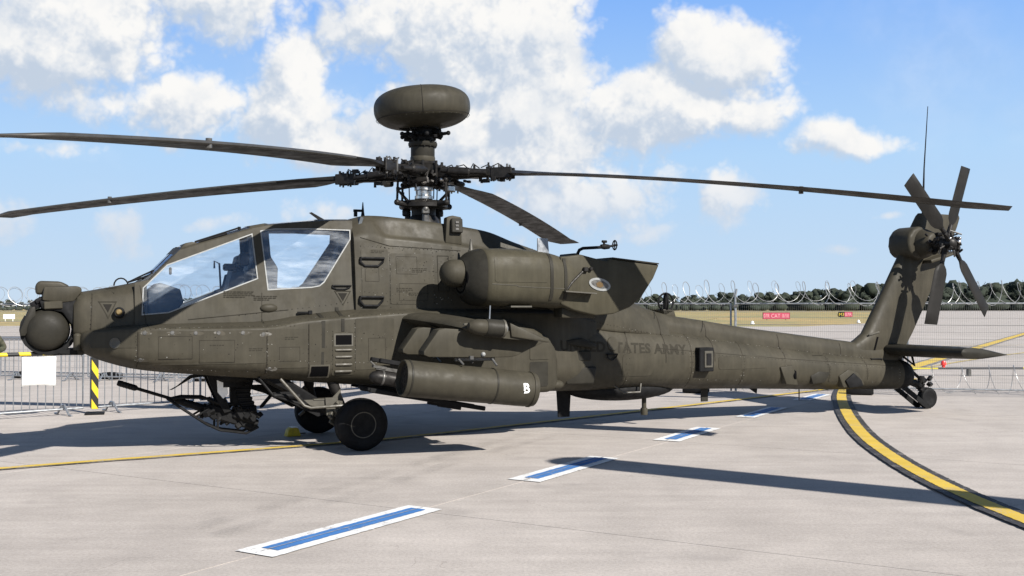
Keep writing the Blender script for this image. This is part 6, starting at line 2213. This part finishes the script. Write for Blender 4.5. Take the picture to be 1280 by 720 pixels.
# ---- neighbouring transport helicopter, standing to the right of the photographer: one blade shades the apron
nb = empty('transport_helicopter', (12.55, 2.0, 0), 0)
tag(nb, 'grey green transport helicopter parked beside the photographer, its blade shading the apron', 'helicopter')
bs = [(-.9, 0, 1.7, .9, .9, 2.6)]
body = section_loft([(-7.6, 0, 2.6, .35, .4, 2.2), (-6.0, 0, 2.45, .6, .7, 2.4), (-4.2, 0, 2.1, 1.0, 1.15, 2.8), (-2.0, 0, 1.9, 1.2, 1.4, 3.2), (2.0, 0, 1.9, 1.2, 1.4, 3.2), (4.2, 0, 1.8, 1.1, 1.25, 2.8), (5.4, 0, 1.6, .85, .95, 2.5), (6.1, 0, 1.4, .35, .4, 2.2)], n=32, step=.4)
tM = Matrix.Rotation(R(62), 4, 'Z')
body.moved(tM).build('fuselage', 'helicopter_grey', nb, smooth=40)
section_loft([(-3.2, 0, 3.3, .3, .3, 2.4), (-2.2, 0, 3.5, .8, .6, 2.8), (1.2, 0, 3.55, .8, .6, 2.8), (2.2, 0, 3.3, .4, .35, 2.4)], n=24, step=.3).moved(tM).build('engine_fairing', 'helicopter_grey', nb, smooth=40)
MB().prism([(-7.3, 2.5), (-7.9, 4.6), (-8.6, 4.6), (-8.3, 2.4)], lambda a, b, t: (a, t, b), -.12, .12, bev=.04).moved(tM).build('tail_fin', 'helicopter_grey', nb)
MB().lathe([(.3, 4.0), (.22, 4.3), (.16, 4.9), (.45, 4.98), (.5, 5.1), (.3, 5.25), (0, 5.3)], (0, 0, 0), (0, 0, 1), 20).build('rotor_mast', 'dark_metal', nb)
for x, y in ((3.4, .0), (-2.6, 1.25), (-2.6, -1.25)):
    m = MB().lathe([(r * .42, h * .3) for r, h in TYRE], (x, y, .42), (0, 1, 0), 28).tube([(x, y * .85, .42), (x, y * .75, 1.1)], .09, 10).moved(tM)
    m.build('landing_wheel', 'rubber', nb)
for s_ in (1, -1):
    MB().prism([(4.4, 1.75), (4.9, 1.75), (5.2, 1.95), (4.7, 2.5), (3.9, 2.55), (3.9, 1.9)], lambda a, b, t: (a, s_ * t, b), .55, .98, bev=.05).moved(tM).build('cockpit_window', 'cockpit_dark', nb)
for k in range(5):
    psi = math.atan2(.585, -.81) + k * 2 * math.pi / 5
    m = MB()
    rings = []
    for r, z, ch, tk in ((.5, 5.12, .3, .14), (1.2, 5.12, .34, .12), (1.6, 5.12, .72, .09), (5, 5.08, .72, .08), (8.6, 4.98, .72, .07), (8.85, 4.97, .60, .05), (8.98, 4.97, .34, .03)):
        er, ec = Vector((math.cos(psi), math.sin(psi), 0)), Vector((-math.sin(psi), math.cos(psi), 0))
        rings.append([tuple(er * r + ec * (c * ch) + Vector((0, 0, z + t * tk))) for c, t in ((.5, 0), (.35, .45), (0, .5), (-.5, .03), (-.5, -.03), (0, -.4), (.35, -.4))])
    m.loft(rings).build('rotor_blade', 'blade_black', nb, smooth=40)

bpy.context.view_layer.update()
